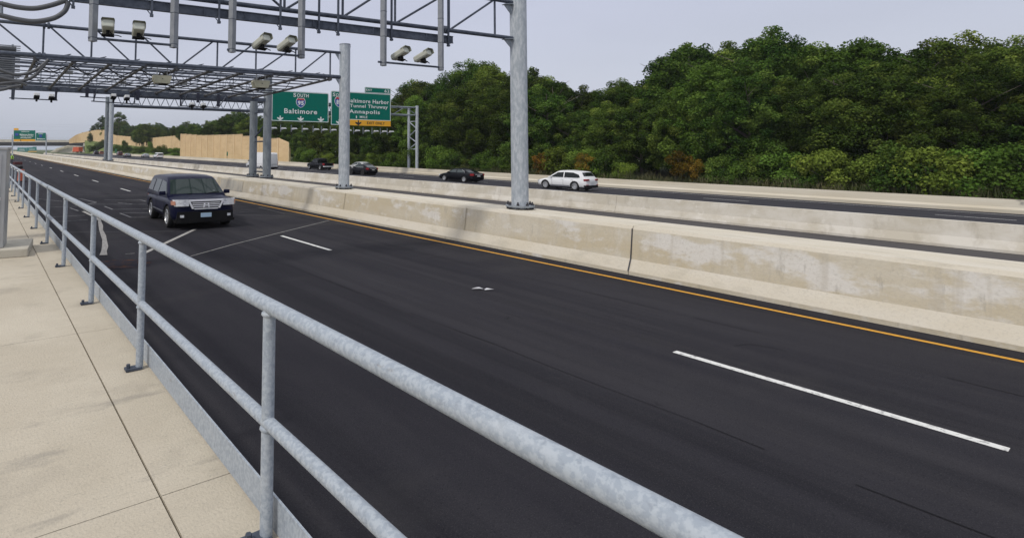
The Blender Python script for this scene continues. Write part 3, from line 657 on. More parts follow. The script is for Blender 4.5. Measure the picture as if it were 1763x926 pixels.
b.build('slat', GALVL, lv)
b = MB()
for x in (-20, 22): b.bar(B(x, 77, -1.25), B(x, 151, -1.25), .06, .06)
b.build('frame', GALV, lv)
b = MB(); p1, p2 = B(-40, 84, -1.3), B(24, 149, -1.3); b.box((p1+p2)/2, (abs((p2-p1).dot(TT)), .05, abs(p1.z-p2.z)*.93), TT, NT); b.build('back_panel', mat('pale_blue_back', (.30, .33, .38), .6), lv)
MB().bar(B(24, 145, -1.2), B(22, 172, -1.2), .09, .09).build('support_leg', GALVD, lv)
# gantry D far away, on the left pair of posts
q = gnd(189.5, 277, 1.08); PD = Vector((q.x, q.y, 0)); q2 = gnd(181.8, 276, 1.08); PD2 = Vector((q2.x, q2.y, 0))
gd = thing('toll_gantry', 'distant gantry on paired round posts at far left, its truss crossing the far lanes', 'gantry')
def Dd(px, py, f=0.): return onp(px, py, PD+NT*f, TV)
ztd = Dd(190, 158).z
d1 = pole(gd, PD, .30, ZB, ztd); d2 = pole(gd, PD2, .27, ZB, ztd-.4, pm=GALVQ)
tr = (Dd(593, 200)-PD).dot(TT); zl4, zu4 = Dd(220, 182.6).z, Dd(220, 164.5).z
for z, f in ((zl4, 0), (zu4, 0), (zl4, -1.5), (zu4, -1.5)):
    MB().tube(PD+NT*f+Vector((0, 0, z)), PD+NT*f+TT*tr+Vector((0, 0, z)), .17, 8).build('truss_chord', GALVD, gd, smooth=.6)
V = MB(); tt = 0
while tt < tr-1.3:
    V.tube(PD+TT*tt+Vector((0, 0, zl4)), PD+TT*(tt+.65)+Vector((0, 0, zu4)), .05, 5); V.tube(PD+TT*(tt+.65)+Vector((0, 0, zu4)), PD+TT*(tt+1.3)+Vector((0, 0, zl4)), .05, 5)
    V.tube(PD+TT*tt+NT*-1.5+Vector((0, 0, zl4)), PD+TT*(tt+1.3)+Vector((0, 0, zl4)), .04, 5); tt += 1.3
V.build('truss_lacing', GALVD, gd)
MB().tube(PD+TT*tr, PD+TT*tr+Vector((0, 0, ztd)), .28, 20).build('post', GALVP, gd, smooth=.6)
br = MB()
for y in (175, 215, 262): zz = Dd(186, y).z; br.tube((PD.x, PD.y, zz), (PD2.x, PD2.y, zz), .06, 8)
br.parts('brace', GALVD, gd)
# ------------------------------------------------------------------ sign bridge with the two big green signs
sf = s_at(718, 52.9); PS = R(52.9, sf)
def Sg(px, py, f=0.): return onp(px, py, PS+NT*f, TV)
sb = thing('sign_bridge', 'truss sign bridge over the far lanes carrying the two big green signs', 'sign bridge')
pl2 = Sg(434, 280, 0); 
zp = Sg(718, 182.6).z; zb0 = zfar(sf)
MB().tube((PS.x, PS.y, zb0), (PS.x, PS.y, zp), .24, 20).build('post', GALVP, sb, smooth=.6)
PS2 = PS-NT*1.9; k_ = onp(704, 200, PS-NT*1.6, TV); PS2 = Vector((k_.x, k_.y, 0)); zp2 = k_.z
MB().tube((PS2.x, PS2.y, zb0), (PS2.x, PS2.y, zp-.1), .21, 20).build('post', GALVP, sb, smooth=.6)
zz = MB(); zs = [Sg(711, y).z for y in (209, 234, 257)]; zz.tube((PS.x, PS.y, zs[0]), (PS2.x, PS2.y, zs[0]), .07, 8)
ys_ = [209, 222, 235, 246, 257]; fl_ = 0
for y0, y1 in zip(ys_, ys_[1:]):
    a_, b_ = (PS, PS2) if fl_ else (PS2, PS); fl_ = 1-fl_
    zz.tube((a_.x, a_.y, Sg(711, y0).z), (b_.x, b_.y, Sg(711, y1).z), .08, 8)
zz.tube((PS.x, PS.y, zs[2]), (PS2.x, PS2.y, zs[2]), .07, 8); zz.parts('brace', GALVP, sb)
tl = (Sg(434, 280)-PS).dot(TT)
zc1, zc2 = Sg(716, 185.5).z, Sg(716, 198.7).z
for f in (0, -1.6):
    for z in (zc1, zc2): MB().tube(PS+NT*f+Vector((0, 0, z)), PS+NT*f+TT*tl+Vector((0, 0, z)), .10, 8).build('truss_chord', GALV, sb, smooth=.6)
V = MB(); n_ = 12
for k in range(n_):
    a_, b_ = tl*k/n_, tl*(k+1)/n_; V.tube(PS+TT*a_+Vector((0, 0, zc1 if k % 2 else zc2)), PS+TT*b_+Vector((0, 0, zc2 if k % 2 else zc1)), .06, 6)
    V.tube(PS+TT*a_+NT*-1.6+Vector((0, 0, zc1)), PS+TT*b_+Vector((0, 0, zc1)), .05, 6)
V.build('truss_lacing', GALV, sb)
pe = PS+TT*tl; MB().tube((pe.x, pe.y, 0), (pe.x, pe.y, zp-.4), .22, 16).build('post', GALVP, sb, smooth=.6)
FS = .55
def G_(px, py): return Sg(px, py, FS)
GX, GY, GZ = TT, Vector((0, 0, 1)), NT
def sxy(px, py, o): v = G_(px, py)-o; return v.dot(GX), v.z
def panel(mbn, m_, parent, o, x0, x1, y0, y1, d0, d1, r=.0):
    if r:
        pts = []
        for cx_, cy_, a0 in ((x1-r, y1-r, 0), (x0+r, y1-r, 90), (x0+r, y0+r, 180), (x1-r, y0+r, 270)):
            for k in range(5): a_ = math.radians(a0+k*22.5); pts.append((cx_+r*math.cos(a_), cy_+r*math.sin(a_)))
    else: pts = [(x0, y0), (x1, y0), (x1, y1), (x0, y1)]
    return MB().prism([o+GX*x+GY*y+GZ*d0 for x, y in pts], GZ*(d1-d0)).build(mbn, m_, parent)
def frame_lines(o, x0, x1, y0, y1, w, m_, parent):
    b = MB()
    for (a0, a1, b0, b1) in ((x0, x1, y0, y0+w), (x0, x1, y1-w, y1), (x0, x0+w, y0+w, y1-w), (x1-w, x1, y0+w, y1-w)):
        b.prism([o+GX*a0+GY*b0+GZ*.062, o+GX*a1+GY*b0+GZ*.062, o+GX*a1+GY*b1+GZ*.062, o+GX*a0+GY*b1+GZ*.062], GZ*.008)
    b.build('border', m_, parent)
def txt(parent, s_, o, px0, px1, ytop, ybot, m_=None, bold=.016, name='lettering'):
    xm = (px0+px1)/2; ym = (ytop+ybot)/2
    x0, _ = sxy(px0, ym, o); x1, _ = sxy(px1, ym, o); y1 = sxy(xm, ytop, o)[1]; y0 = sxy(xm, ybot, o)[1]
    b = MB(); letter(b, s_, o+GZ*.078, GX, GY, GZ, x0, x1, y0, y1, bold, .012); b.build(name, m_ or SWHITE, parent)
def shield(parent, o, px, py, wpx, digits):
    cx_, cy_ = sxy(px, py, o); w = sxy(px+wpx/2, py, o)[0]-cx_
    pts = [(-.62, .98), (-.3, .86), (0, .95), (.3, .86), (.62, .98), (.92, .55), (1.0, .15), (.93, -.2), (.72, -.55), (.4, -.82), (0, -1), (-.4, -.82), (-.72, -.55), (-.93, -.2), (-1, .15), (-.92, .55)]
    def lay(k, d, m_, nm, sel=None):
        q_ = [(x*k, y*k) for x, y in pts]
        if sel: q_ = sel(q_)
        MB().prism([o+GX*(cx_+x*w)+GY*(cy_+y*w)+GZ*d for x, y in q_], GZ*.006).build(nm, m_, sh)
    sh = MB().prism([o+GX*(cx_+x*w)+GY*(cy_+y*w)+GZ*.062 for x, y in pts], GZ*.006).build('route_shield', SWHITE, parent)
    lay(.90, .07, SBLUE, 'blue_field'); lay(.90, .078, SRED, 'red_band', lambda q_: [q for q in q_ if q[1] > .45])
    b = MB(); letter(b, digits, o+GZ*.079, GX, GY, GZ, cx_-w*.62, cx_+w*.62, cy_-w*.48, cy_+w*.36, .04, .012); b.build('numerals', SWHITE, sh)
def arrow(parent, o, px, py, m_, k=1.0):
    cx_, cy_ = sxy(px, py, o); u_ = (sxy(px+10, py, o)[0]-cx_)/10*k
    pts = [(-1, 4), (1, 4), (1, .5), (5.2, 1.6), (5.2, -.2), (0, -4), (-5.2, -.2), (-5.2, 1.6), (-1, .5)]
    MB().add([o+GX*(cx_+x*u_)+GY*(cy_+y*u_)+GZ*.084 for x, y in pts], [(0, 1, 2, 8), (2, 3, 4, 5), (8, 2, 5), (8, 5, 6, 7)]).build('arrow', m_, parent)
s1_ = thing('highway_sign', 'large green sign reading South 95 Baltimore with three down arrows', 'road sign', group='large green signs on the sign bridge')
oL = G_(467, 211)
x0, y0 = sxy(467, 208.6, oL); x1, y1 = sxy(565.8, 160.5, oL)
y0 = (y0+sxy(565, 211.3, oL)[1])/2; y1 = (y1+sxy(468, 156.3, oL)[1])/2
panel('panel', SGREEN, s1_, oL, x0, x1, y0, y1, 0, .06, .25); frame_lines(oL, x0+.03, x1-.03, y0+.03, y1-.03, .075, SWHITE, s1_)
txt(s1_, 'S', oL, 504.8, 509.6, 160.6, 167.4); txt(s1_, 'OUTH', oL, 511, 531, 162, 168); shield(s1_, oL, 517.5, 177.3, 16.5, '95')
txt(s1_, 'Baltimore', oL, 489, 545.5, 188, 196.4)
for x, y in ((482, 203.8), (517.3, 204.8), (552, 206)): arrow(s1_, oL, x, y, SWHITE)
s2_ = thing('highway_sign', 'large green sign with exit 62 tab and yellow exit only strip', 'road sign', group='large green signs on the sign bridge')
oR = G_(569, 215)
x0, y0 = sxy(569.3, 215, oR); x1, y1 = sxy(672.5, 162, oR)
y0 = (y0+sxy(672, 218.6, oR)[1])/2; y1 = (y1+sxy(569.5, 157.4, oR)[1])/2
panel('panel', SGREEN, s2_, oR, x0, x1, y0, y1, 0, .06, .2); frame_lines(oR, x0+.03, x1-.03, y0+.03, y1-.03, .075, SWHITE, s2_)
xs = sxy(592, 190, oR)[0]; ysb = sxy(640, 207.6, oR)[1]
panel('yellow_strip', SYEL, s2_, oR, xs, x1-.02, y0+.02, ysb, .062, .075)
panel('strip_edge', SWHITE, s2_, oR, xs, x1-.03, ysb, ysb+.07, .062, .072)
xt, yt = sxy(628, 152, oR)[0], sxy(650, 151.5, oR)[1]
panel('exit_tab', SGREEN, s2_, oR, xt, x1, y1+.01, yt, 0, .06, .1); frame_lines(oR, xt+.02, x1-.02, y1+.03, yt-.02, .06, SWHITE, s2_)
txt(s2_, 'EXIT', oR, 630, 640, 153.6, 157); txt(s2_, '62', oR, 661.5, 670, 154.8, 160)
txt(s2_, 'S', oR, 572.7, 577, 160.2, 166.4); txt(s2_, 'OUTH', oR, 578, 596, 161.6, 167); shield(s2_, oR, 584.5, 176, 18, '895')
txt(s2_, 'Baltimore Harbor', oR, 598.5, 669, 171.6, 178.4); txt(s2_, 'Tunnel Thruway', oR, 602, 667, 180.8, 188.2); txt(s2_, 'Annapolis', oR, 600.5, 653.5, 189.6, 198.2)
txt(s2_, '1', oR, 612.4, 614.0, 199.6, 204.2, bold=.03); txt(s2_, 'MILE', oR, 619, 632, 200, 204)
arrow(s2_, oR, 583.5, 210.5, SWHITE); arrow(s2_, oR, 616.5, 212, SBLACK)
txt(s2_, 'EXIT ONLY', oR, 631.5, 662, 210.2, 214.8, SBLACK)
ordn = ['first', 'second', 'third', 'fourth', 'fifth', 'sixth', 'seventh', 'eighth', 'ninth', 'tenth', 'eleventh', 'twelfth', 'thirteenth']
lx = [472, 488.5, 507, 526, 545, 559.5, 575, 601, 615.5, 632, 647.5, 662, 674]
lt0 = None
for i, x in enumerate(lx):
    yb = 221.5+(x-472)*.030
    c_ = Sg(x, yb, 1.5)
    if lt0 is None:
        lt0 = thing('sign_light', '', 'sign light', group='sign lights on arms under the green signs')
        b = MB(); b.box((0, 1.2, .12), (.10, .08, .9)); b.bar((0, 1.2, -.12), (0, 0, -.02), .07, .07); b.build('arm', GALVL, lt0)
        b = MB(); b.add([(-.36, -.16, 0), (.36, -.16, 0), (.36, .16, 0), (-.36, .16, 0), (-.25, -.1, .16), (.25, -.1, .16), (.25, .1, .16), (-.25, .1, .16)], [(0, 1, 2, 3), (4, 5, 6, 7), (0, 1, 5, 4), (1, 2, 6, 5), (2, 3, 7, 6), (3, 0, 4, 7)]); b.build('lamp_head', mat('pale_lamp_housing', (.50, .52, .53), .5), lt0)
        o = lt0
    else: o = copy_tree(lt0)
    o.location = c_; o.rotation_euler = (0, 0, TA)
    o['label'] = '%s pale sign light from the left in the row under the two green signs' % ordn[i]
# ------------------------------------------------------------------ vehicles
def bool_cut(body, cutters, keep_mat=None, sub=True):
    if sub: sb_ = body.modifiers.new('sub', 'SUBSURF'); sb_.levels = 1; sb_.render_levels = 1
    for c in cutters:
        md = body.modifiers.new('cut', 'BOOLEAN'); md.object = c; md.operation = 'DIFFERENCE'; md.solver = 'EXACT'
    bpy.context.view_layer.update()
    me = bpy.data.meshes.new_from_object(body.evaluated_get(bpy.context.evaluated_depsgraph_get()))
    body.modifiers.clear(); body.data = me
    for c in cutters: bpy.data.objects.remove(c)
    for mt in (keep_mat or []): me.materials.append(mt)
wheel_cache = {}
def wheel(R_, w, spokes=5, rimm=RIM):
    k = (R_, w, spokes, rimm.name)
    if k not in wheel_cache:
        a = MB().lathe([(R_*.64, -w*.46), (R_*.9, -w*.5), (R_*.985, -w*.36), (R_, 0), (R_*.985, w*.36), (R_*.9, w*.5), (R_*.64, w*.46), (R_*.64, -w*.46)], n=28, axis='y').build('tyre', RUBBER, None, smooth=.8)
        b = MB(); b.lathe([(R_*.67, w*.47), (R_*.62, w*.50), (R_*.58, w*.42), (R_*.56, w*.2), (0.001, w*.2)], n=28, axis='y')
        for i in range(spokes):
            an = 2*math.pi*i/spokes+.3; d = Vector((math.cos(an), 0, math.sin(an))); p = Vector((-d.z, 0, d.x))
            b.prism([p*R_*.075+d*R_*.05+Vector((0, w*.30, 0)), p*R_*.09+d*R_*.61+Vector((0, w*.40, 0)), -p*R_*.09+d*R_*.61+Vector((0, w*.40, 0)), -p*R_*.075+d*R_*.05+Vector((0, w*.30, 0))], (0, w*.08, 0))
        b.lathe([(R_*.16, w*.30), (R_*.15, w*.46), (0.001, w*.47)], n=14, axis='y')
        rim = b.build('rim', rimm, None, smooth=.6)
        dk = MB().lathe([(R_*.55, w*.23), (0.001, w*.23)], n=20, axis='y').build('spoke_gap_shade', RIMD, None)  # near-black disc: shade between the spokes put in as colour
        md = (a.data, rim.data, dk.data)
        for o in (a, rim, dk): bpy.data.objects.remove(o)
        wheel_cache[k] = md
    return wheel_cache[k]
def car(name, label, cat, loc, heading, sp, paint_m, group=None, detail=True):
    """sp: L W H wb fo(front overhang) r zb stations belt cabin side windows"""
    t = thing(name, label, cat, loc, heading, group)
    L, W_, wb, fo, r = sp['L'], sp['W']/2, sp['wb'], sp['fo'], sp['r']
    xf_, xr_ = L/2, -L/2; ax1 = xf_-fo; ax2 = ax1-wb
    fr, rr = sp.get('fx', .72), sp.get('rx', .80)
    st = [(xr_, rr), (xr_+.05, (rr+1)/2-.01), (xr_+.16, .955), (xr_+.4, .99), (xr_+.8, 1), (ax2, 1), (0, 1), (ax1-.4, 1), (ax1, 1), (xf_-.60, .995), (xf_-.35, .975), (xf_-.16, .93), (xf_-.06, .86), (xf_, fr)]
    tops = sp['top']; tx, tz = [p[0] for p in tops], [p[1] for p in tops]
    zb = sp.get('zb', .24); nose = sp.get('nose', .5)
    b = MB(); vs = []
    for x, w in st:
        zt_ = float(np.interp(x, tx, tz)); zt_b = zb+(.06 if abs(x) > L/2-.1 else 0)
        w = w*W_; ed = zt_-sp.get('edge', .06)
        half = [(0, zt_b), (w*.84, zt_b), (w*.965, zt_b+.10), (w, zt_b+.32), (w*.995, (ed+zt_b)/2+.08), (w*.97, ed-.08), (w*.925, ed), (w*.72, zt_-.005), (w*.35, zt_+.015), (0, zt_+.02)]
        ring = half+[(-y, z) for y, z in half[-2:0:-1]]
        vs += [(x, y, z) for y, z in ring]
    n = 18
    b.add(vs, [(i*n+j, i*n+(j+1) % n, (i+1)*n+(j+1) % n, (i+1)*n+j) for i in range(len(st)-1) for j in range(n)]+[tuple(range(n))[::-1], tuple(range((len(st)-1)*n, len(st)*n))])
    body = b.build('body', paint_m, t)
    cut = []
    for x in (ax1, ax2):
        c = MB().tube((x, -W_*1.1, r), (x, W_*1.1, r), r*1.17, 24).build('cut', UNDER, t); cut.append(c)
    if 'bed' in sp:
        x0, x1, z0 = sp['bed']; c = MB().box(((x0+x1)/2, 0, z0+1), (x1-x0, W_*1.62, 2)).build('cut', UNDER, t); cut.append(c)
    bool_cut(body, cut)
    me = body.data
    if len(me.materials) < 2: me.materials.append(UNDER)
    for p in me.polygons:
        c = p.center; p.use_smooth = True
        dd = min((math.hypot(c.x-a, c.z-r) for a in (ax1, ax2)))
        if dd < r*1.165 or p.center.z < zb+.02: p.material_index = 1
        else: p.material_index = 0
    me.set_sharp_from_angle(angle=.6)
    fb = MB(); fb.box((0, 0, r*.95), (L*.8, W_*1.5, r*1.1)); fb.build('underbody', UNDER, t)
    # cabin
    cab = sp['cab']; wb0, wt0 = sp.get('cw', (.93, .76)); zlo = min(p[1] for p in cab); zhi = max(p[1] for p in cab)
    def hw(z): return W_*(wb0+(wt0-wb0)*(z-zlo)/(zhi-zlo))
    ks = (-1, -.88, -.72, -.54, -.36, -.18, 0, .18, .36, .54, .72, .88, 1)
    cbx = sp.get('bow', .10)
    def bow(x, k): return cbx*(1-k*k)*(1 if x > .2 else (-.5 if x < -.9 else 0))
    def crown(k, z): return .035*(1-k*k)*((z-zlo)/(zhi-zlo))
    b = MB(); nc = len(cab); vs = [(x+bow(x, k), hw(z)*k, z+crown(k, z)) for x, z in cab for k in ks]; m_ = len(ks)
    fs = [(i*m_+j, i*m_+j+1, ((i+1) % nc)*m_+j+1, ((i+1) % nc)*m_+j) for i in range(nc) for j in range(m_-1)]
    fs += [tuple(i*m_ for i in range(nc)), tuple(i*m_+m_-1 for i in range(nc))[::-1]]
    b.add(vs, fs); b.build('cabin', paint_m, t, smooth=.7, bevel=sp.get('cbev', .03))
    gl = sp.get('glass', GLASS)
    for nm, poly, gm in sp['side']:
        for sg in (1, -1):
            pts = [Vector((x, sg*(hw(z)+.004), z)) for x, z in poly]; MB().prism(pts, (0, sg*.006, 0)).build(nm, gm or gl, t)
    if sp.get('trim'):
        for sg in (1, -1):
            b = MB()
            for (x0, z0), (x1, z1) in zip(sp['trim'], sp['trim'][1:]): b.bar((x0, sg*(hw(z0)+.008), z0), (x1, sg*(hw(z1)+.008), z1), .012, .022)
            b.build('window_trim', CHROME, t)
    def pane(nm, i, j, a, b_, kw, gm, off=.012):
        (xa, za), (xb, zb__) = cab[i], cab[j]; P = []
        dx, dz = xb-xa, zb__-za; l = math.hypot(dx, dz); nx, nz = (-dz/l, dx/l)
        if nz < 0: nx, nz = -nx, -nz
        for tt_ in (a, (a+b_)/2, b_):
            x, z = xa+dx*tt_, za+dz*tt_
            for k in ks: P.append((x+nx*off+(bow(xa, k*kw)*(1-tt_)+bow(xb, k*kw)*tt_), hw(z)*k*kw, z+crown(k*kw, z)+nz*off))
        MB().add(P, [(r_*m_+j_, r_*m_+j_+1, (r_+1)*m_+j_+1, (r_+1)*m_+j_) for r_ in (0, 1) for j_ in range(m_-1)]).build(nm, gm, t, smooth=.6)
    i, j = sp['ws']; pane('windshield', i, j, .06, .94, .93, sp.get('wsg', gl))
    
    if sp['rw']: i, j = sp['rw']; pane('rear_window', i, j, .10, .92, .90, gl)
    fyx = [0, fr, .86, .93, .975, .995, 1.0]; fxx = [0, 0, .06, .16, .35, .60, .8]
    ryx = [0, rr, (rr+1)/2-.01, .955, .99, 1]; rxx = [0, 0, .05, .16, .4, .8]
    def fas(nm, m_, y0b, y1b, y0t, y1t, z0, z1, pr=.012, back=False, parent=t, mirror=True, ny=8):
        for sg in ((1, -1) if mirror else (1,)):
            P = []
            for zz_, ya, yb in ((z0, y0b, y1b), (z1, y0t, y1t)):
                for k in range(ny+1):
                    y = ya+(yb-ya)*k/ny; f_ = abs(y)/W_
                    d = float(np.interp(f_, ryx if back else fyx, rxx if back else fxx))
                    x = (xr_+d-pr) if back else (xf_-d+pr)
                    P.append((x, sg*y+(math.copysign(pr, sg*y) if f_ > .85 else 0), zz_))
            b = MB(); q = ny+1
            dp = .12 if back else -.12
            P2 = [(x+dp, y*.995, z) for x, y, z in P]
            b.add(P+P2, [(k, k+1, q+k+1, q+k) for k in range(ny)]+[(k, k+1, 2*q+k+1, 2*q+k) for k in range(ny)]+[(q+k, q+k+1, 3*q+k+1, 3*q+k) for k in range(ny)]+[(0, q, 3*q, 2*q), (ny, q+ny, 3*q+ny, 2*q+ny)])
            b.build(nm, m_, parent, smooth=.5)
    for a_ in sp.get('fas', []): fas(*a_[0], **a_[1])
    # wheels
    tm, rm, dm = wheel(r, sp.get('tw', .24), sp.get('spk', 5))
    for x in (ax1, ax2):
        for sg in (1, -1):
            e_ = bpy.data.objects.new('wheel', tm); link(e_, t); e_.location = (x, sg*(W_-.135), r); e_.rotation_euler = (0, 0, 0 if sg > 0 else math.pi)
            link(bpy.data.objects.new('rim', rm), e_); link(bpy.data.objects.new('spoke_gap_shade', dm), e_)
    if detail:
        mx, mz = sp['mirror']
        for sg in (1, -1):
            b = MB(); b.box((mx, sg*(hw(mz)+.14), mz), (.10, .20, .15)); b.build('mirror', sp.get('mm', paint_m), t, bevel=.03)
        for hx, hz_ in sp.get('handles', []):
            for sg in (1, -1): MB().box((hx, sg*(W_*.985+.012), hz_), (.18, .02, .025)).build('door_handle', sp.get('hm', paint_m), t)
        b = MB()
        for sx0 in sp.get('seams', []):
            for sg in (1, -1): b.box((sx0, sg*(W_*.999+.001), (zb+.85)/2+.1), (.012, .006, .56))
        if b.v: b.parts('door_seam', UNDER, t)
        if 'mould' in sp:
            for sg in (1, -1): MB().box(((ax1+ax2)/2, sg*(W_+.008), sp['mould']), (wb-2*r*1.25, .02, .035)).build('side_moulding', GREYP, t)
    return t, fas
def P_(*a, **k): return (a, k)
SUV = dict(bow=.14, cbev=.05, L=4.86, W=1.99, wb=2.775, fo=.93, r=.405, zb=.27, edge=.07, fx=.72, rx=.84, cw=(.965, .745), spk=5, tw=.25,
    top=[(-2.43, 1.05), (-1.5, 1.12), (.9, 1.17), (1.35, 1.19), (1.9, 1.15), (2.25, 1.09), (2.43, 1.0)],
    cab=[(-2.36, 1.0), (-2.20, 1.62), (-2.02, 1.77), (-1.4, 1.825), (-.3, 1.84), (.30, 1.81), (.52, 1.745), (1.30, 1.17), (1.30, 1.05)],
    ws=(6, 7), rw=(0, 1), wsg=GLASSL,
    side=[('side_window', [(1.05, 1.22), (.52, 1.62), (-.2, 1.68), (-.2, 1.19)], GLASSL), ('side_window', [(-.30, 1.19), (-.30, 1.68), (-1.18, 1.67), (-1.18, 1.19)], GLASSL), ('side_window', [(-1.32, 1.19), (-1.32, 1.66), (-1.98, 1.60), (-2.12, 1.20)], GLASS)],
    mirror=(1.05, 1.24), handles=[(-.1, 1.03), (-1.08, 1.04)], seams=[1.05, -.25, -1.25], mould=.55,
    fas=[P_('headlight', LAMP, .52, .90, .52, .94, .86, 1.09, .02), P_('indicator', AMBER, .87, .955, .88, .955, .90, 1.04, .028), P_('lower_grille', BLACK, -.86, .86, -.84, .84, .34, .66, .015, mirror=False, ny=20),
         P_('bumper_valance', BLACK, -.9, .9, -.92, .92, .27, .37, .02, mirror=False, ny=20),
         P_('fog_light', LAMP, .66, .77, .66, .77, .46, .55, .03), P_('license_plate', PLATE, -.16, .16, -.16, .16, .45, .60, .05, mirror=False), P_('taillight', TAIL, .72, .88, .74, .88, .9, 1.2, .01, back=True)])
hd_suv = math.atan2(-UV[1], -UV[0])
pa, pb_ = gnd(296, 390, 0), gnd(262, 377, 0)
rot_extra = math.radians(-3.5)
fh = Vector((math.cos(hd_suv+rot_extra), math.sin(hd_suv+rot_extra), 0)); lf = Vector((-fh.y, fh.x, 0))
ctr = (pa+pb_)/2 + lf*(.86*1.14)
ctr = ctr - fh*((SUV['L']/2-SUV['fo']-SUV['wb']/2))*1.06
t, fas = car('suv', 'dark navy blue suv driving towards the camera on the near lanes', 'suv', ctr, hd_suv+rot_extra, SUV, NAVY); t.scale = (1.06, 1.14, .945)
# chrome grille, bars, emblem, roof rails, wipers
gr = MB().add([], []); 
fas('grille', BLACK, -.44, .44, -.48, .48, .76, 1.03, .018, mirror=False, ny=12)
for z in (.83, .895, .96): fas('grille_bar', CHROME, -.42, .42, -.42, .42, z-.015, z+.015, .03, mirror=False, ny=12)
fas('grille_frame', CHROME, -.52, .52, -.53, .53, 1.02, 1.08, .03, mirror=False, ny=12); fas('grille_frame', CHROME, -.34, .34, -.40, .40, .735, .775, .03, mirror=False, ny=12)
fas('grille_frame', CHROME, .37, .43, .48, .54, .76, 1.03, .03)
fas('fog_surround', BLACK, .6, .84, .6, .84, .42, .60, .02)
b = MB(); xx = 2.43+.045
for pts in ([(-.10, .80), (-.055, .80), (-.03, .98), (-.075, .98)], [(.10, .80), (.055, .80), (.03, .98), (.075, .98)], [(-.055, .87), (.055, .87), (.055, .905), (-.055, .905)]): b.prism([(xx, y, z) for y, z in pts], (.012, 0, 0))
b.build('emblem', CHROME, t)
b = MB()
for k in (-.35, .25): b.bar((1.42, k*.9, 1.205), (1.27, k*.9+.5, 1.26), .02, .02)
b.build('wiper', BLACK, t)
MB().box((1.22, .52, 1.30), (.05, .12, .01)).build('paper_on_dashboard', SWHITE, t)
WAG = dict(L=5.05, W=1.98, wb=3.0, fo=.95, r=.39, zb=.25, fx=.70, rx=.82, cw=(.94, .70), spk=10,
    top=[(-2.52, .95), (-2.2, 1.06), (0, 1.06), (1.0, 1.06), (1.8, .98), (2.3, .86), (2.52, .74)],
    cab=[(-2.44, 1.0), (-2.22, 1.22), (-1.95, 1.60), (-1.75, 1.66), (-.6, 1.73), (.15, 1.70), (.45, 1.60), (1.35, 1.06), (1.35, .98), (-2.44, .95)],
    ws=(6, 7), rw=(1, 2),
    side=[('side_window', [(1.05, 1.12), (.35, 1.53), (-.25, 1.58), (-.25, 1.12)], None), ('side_window', [(-.35, 1.12), (-.35, 1.58), (-1.2, 1.56), (-1.75, 1.40), (-1.92, 1.16), (-1.7, 1.12)], None)],
    trim=[(1.1, 1.10), (-1.8, 1.10)], mirror=(.95, 1.12), handles=[(-.15, .95), (-1.15, .97)], seams=[.85, -.3, -1.25], mould=.42,
    fas=[P_('taillight', TAIL, .45, .93, .45, .93, .90, 1.04, .015, back=True), P_('license_plate', PLATEW, -.22, .22, -.22, .22, .72, .84, .02, back=True, mirror=False),
         P_('bumper_valance', BLACK, -.9, .9, -.93, .93, .30, .50, .012, back=True, mirror=False, ny=20), P_('reflector', TAIL, .55, .85, .55, .85, .52, .56, .02, back=True), P_('headlight', LAMP, .5, .9, .55, .92, .62, .78, .01)])
SED = dict(L=5.0, W=1.87, wb=2.85, fo=.98, r=.345, zb=.22, fx=.68, rx=.80, cw=(.92, .68), spk=10,
    top=[(-2.5, .93), (-2.35, 1.04), (-1.6, 1.06), (0, 1.0), (1.0, .98), (1.8, .90), (2.3, .78), (2.5, .66)],
    cab=[(-1.95, 1.02), (-1.2, 1.33), (-.95, 1.405), (-.3, 1.46), (.2, 1.43), (.45, 1.37), (1.25, .98), (1.25, .9), (-1.95, .9)],
    ws=(5, 6), rw=(0, 1),
    side=[('side_window', [(.95, 1.04), (.38, 1.32), (-.15, 1.36), (-.15, 1.03)], GLASSP), ('side_window', [(-.25, 1.03), (-.25, 1.36), (-.85, 1.33), (-1.2, 1.20), (-1.25, 1.05)], GLASSP)],
    trim=[(-.85, 1.355), (-1.22, 1.22), (-1.33, 1.04)], mirror=(.85, 1.03), handles=[(-.1, .88), (-1.05, .9)], seams=[.8, -.2, -1.2],
    fas=[P_('taillight', TAIL, .66, .90, .68, .90, .76, .97, .015, back=True), P_('license_plate', PLATEW, -.2, .2, -.2, .2, .66, .76, .02, back=True, mirror=False), P_('trunk_trim', CHROME, -.45, .45, -.45, .45, .87, .91, .02, back=True, mirror=False),
         P_('headlight', LAMP, .5, .88, .55, .88, .6, .74, .01)])
SED2 = dict(SED); SED2.update(L=4.8, W=1.84, wb=2.75, fo=.95, trim=[(.95, 1.02), (-1.2, 1.03)], glass=GLASSP,
    cab=[(-2.15, 1.0), (-1.35, 1.30), (-1.0, 1.385), (-.35, 1.42), (.2, 1.39), (.45, 1.34), (1.25, .98), (1.25, .9), (-2.15, .9)], top=[(-2.4, .9), (-2.28, 1.0), (-1.6, 1.03), (0, 1.0), (1.0, .96), (1.8, .88), (2.25, .76), (2.4, .64)])
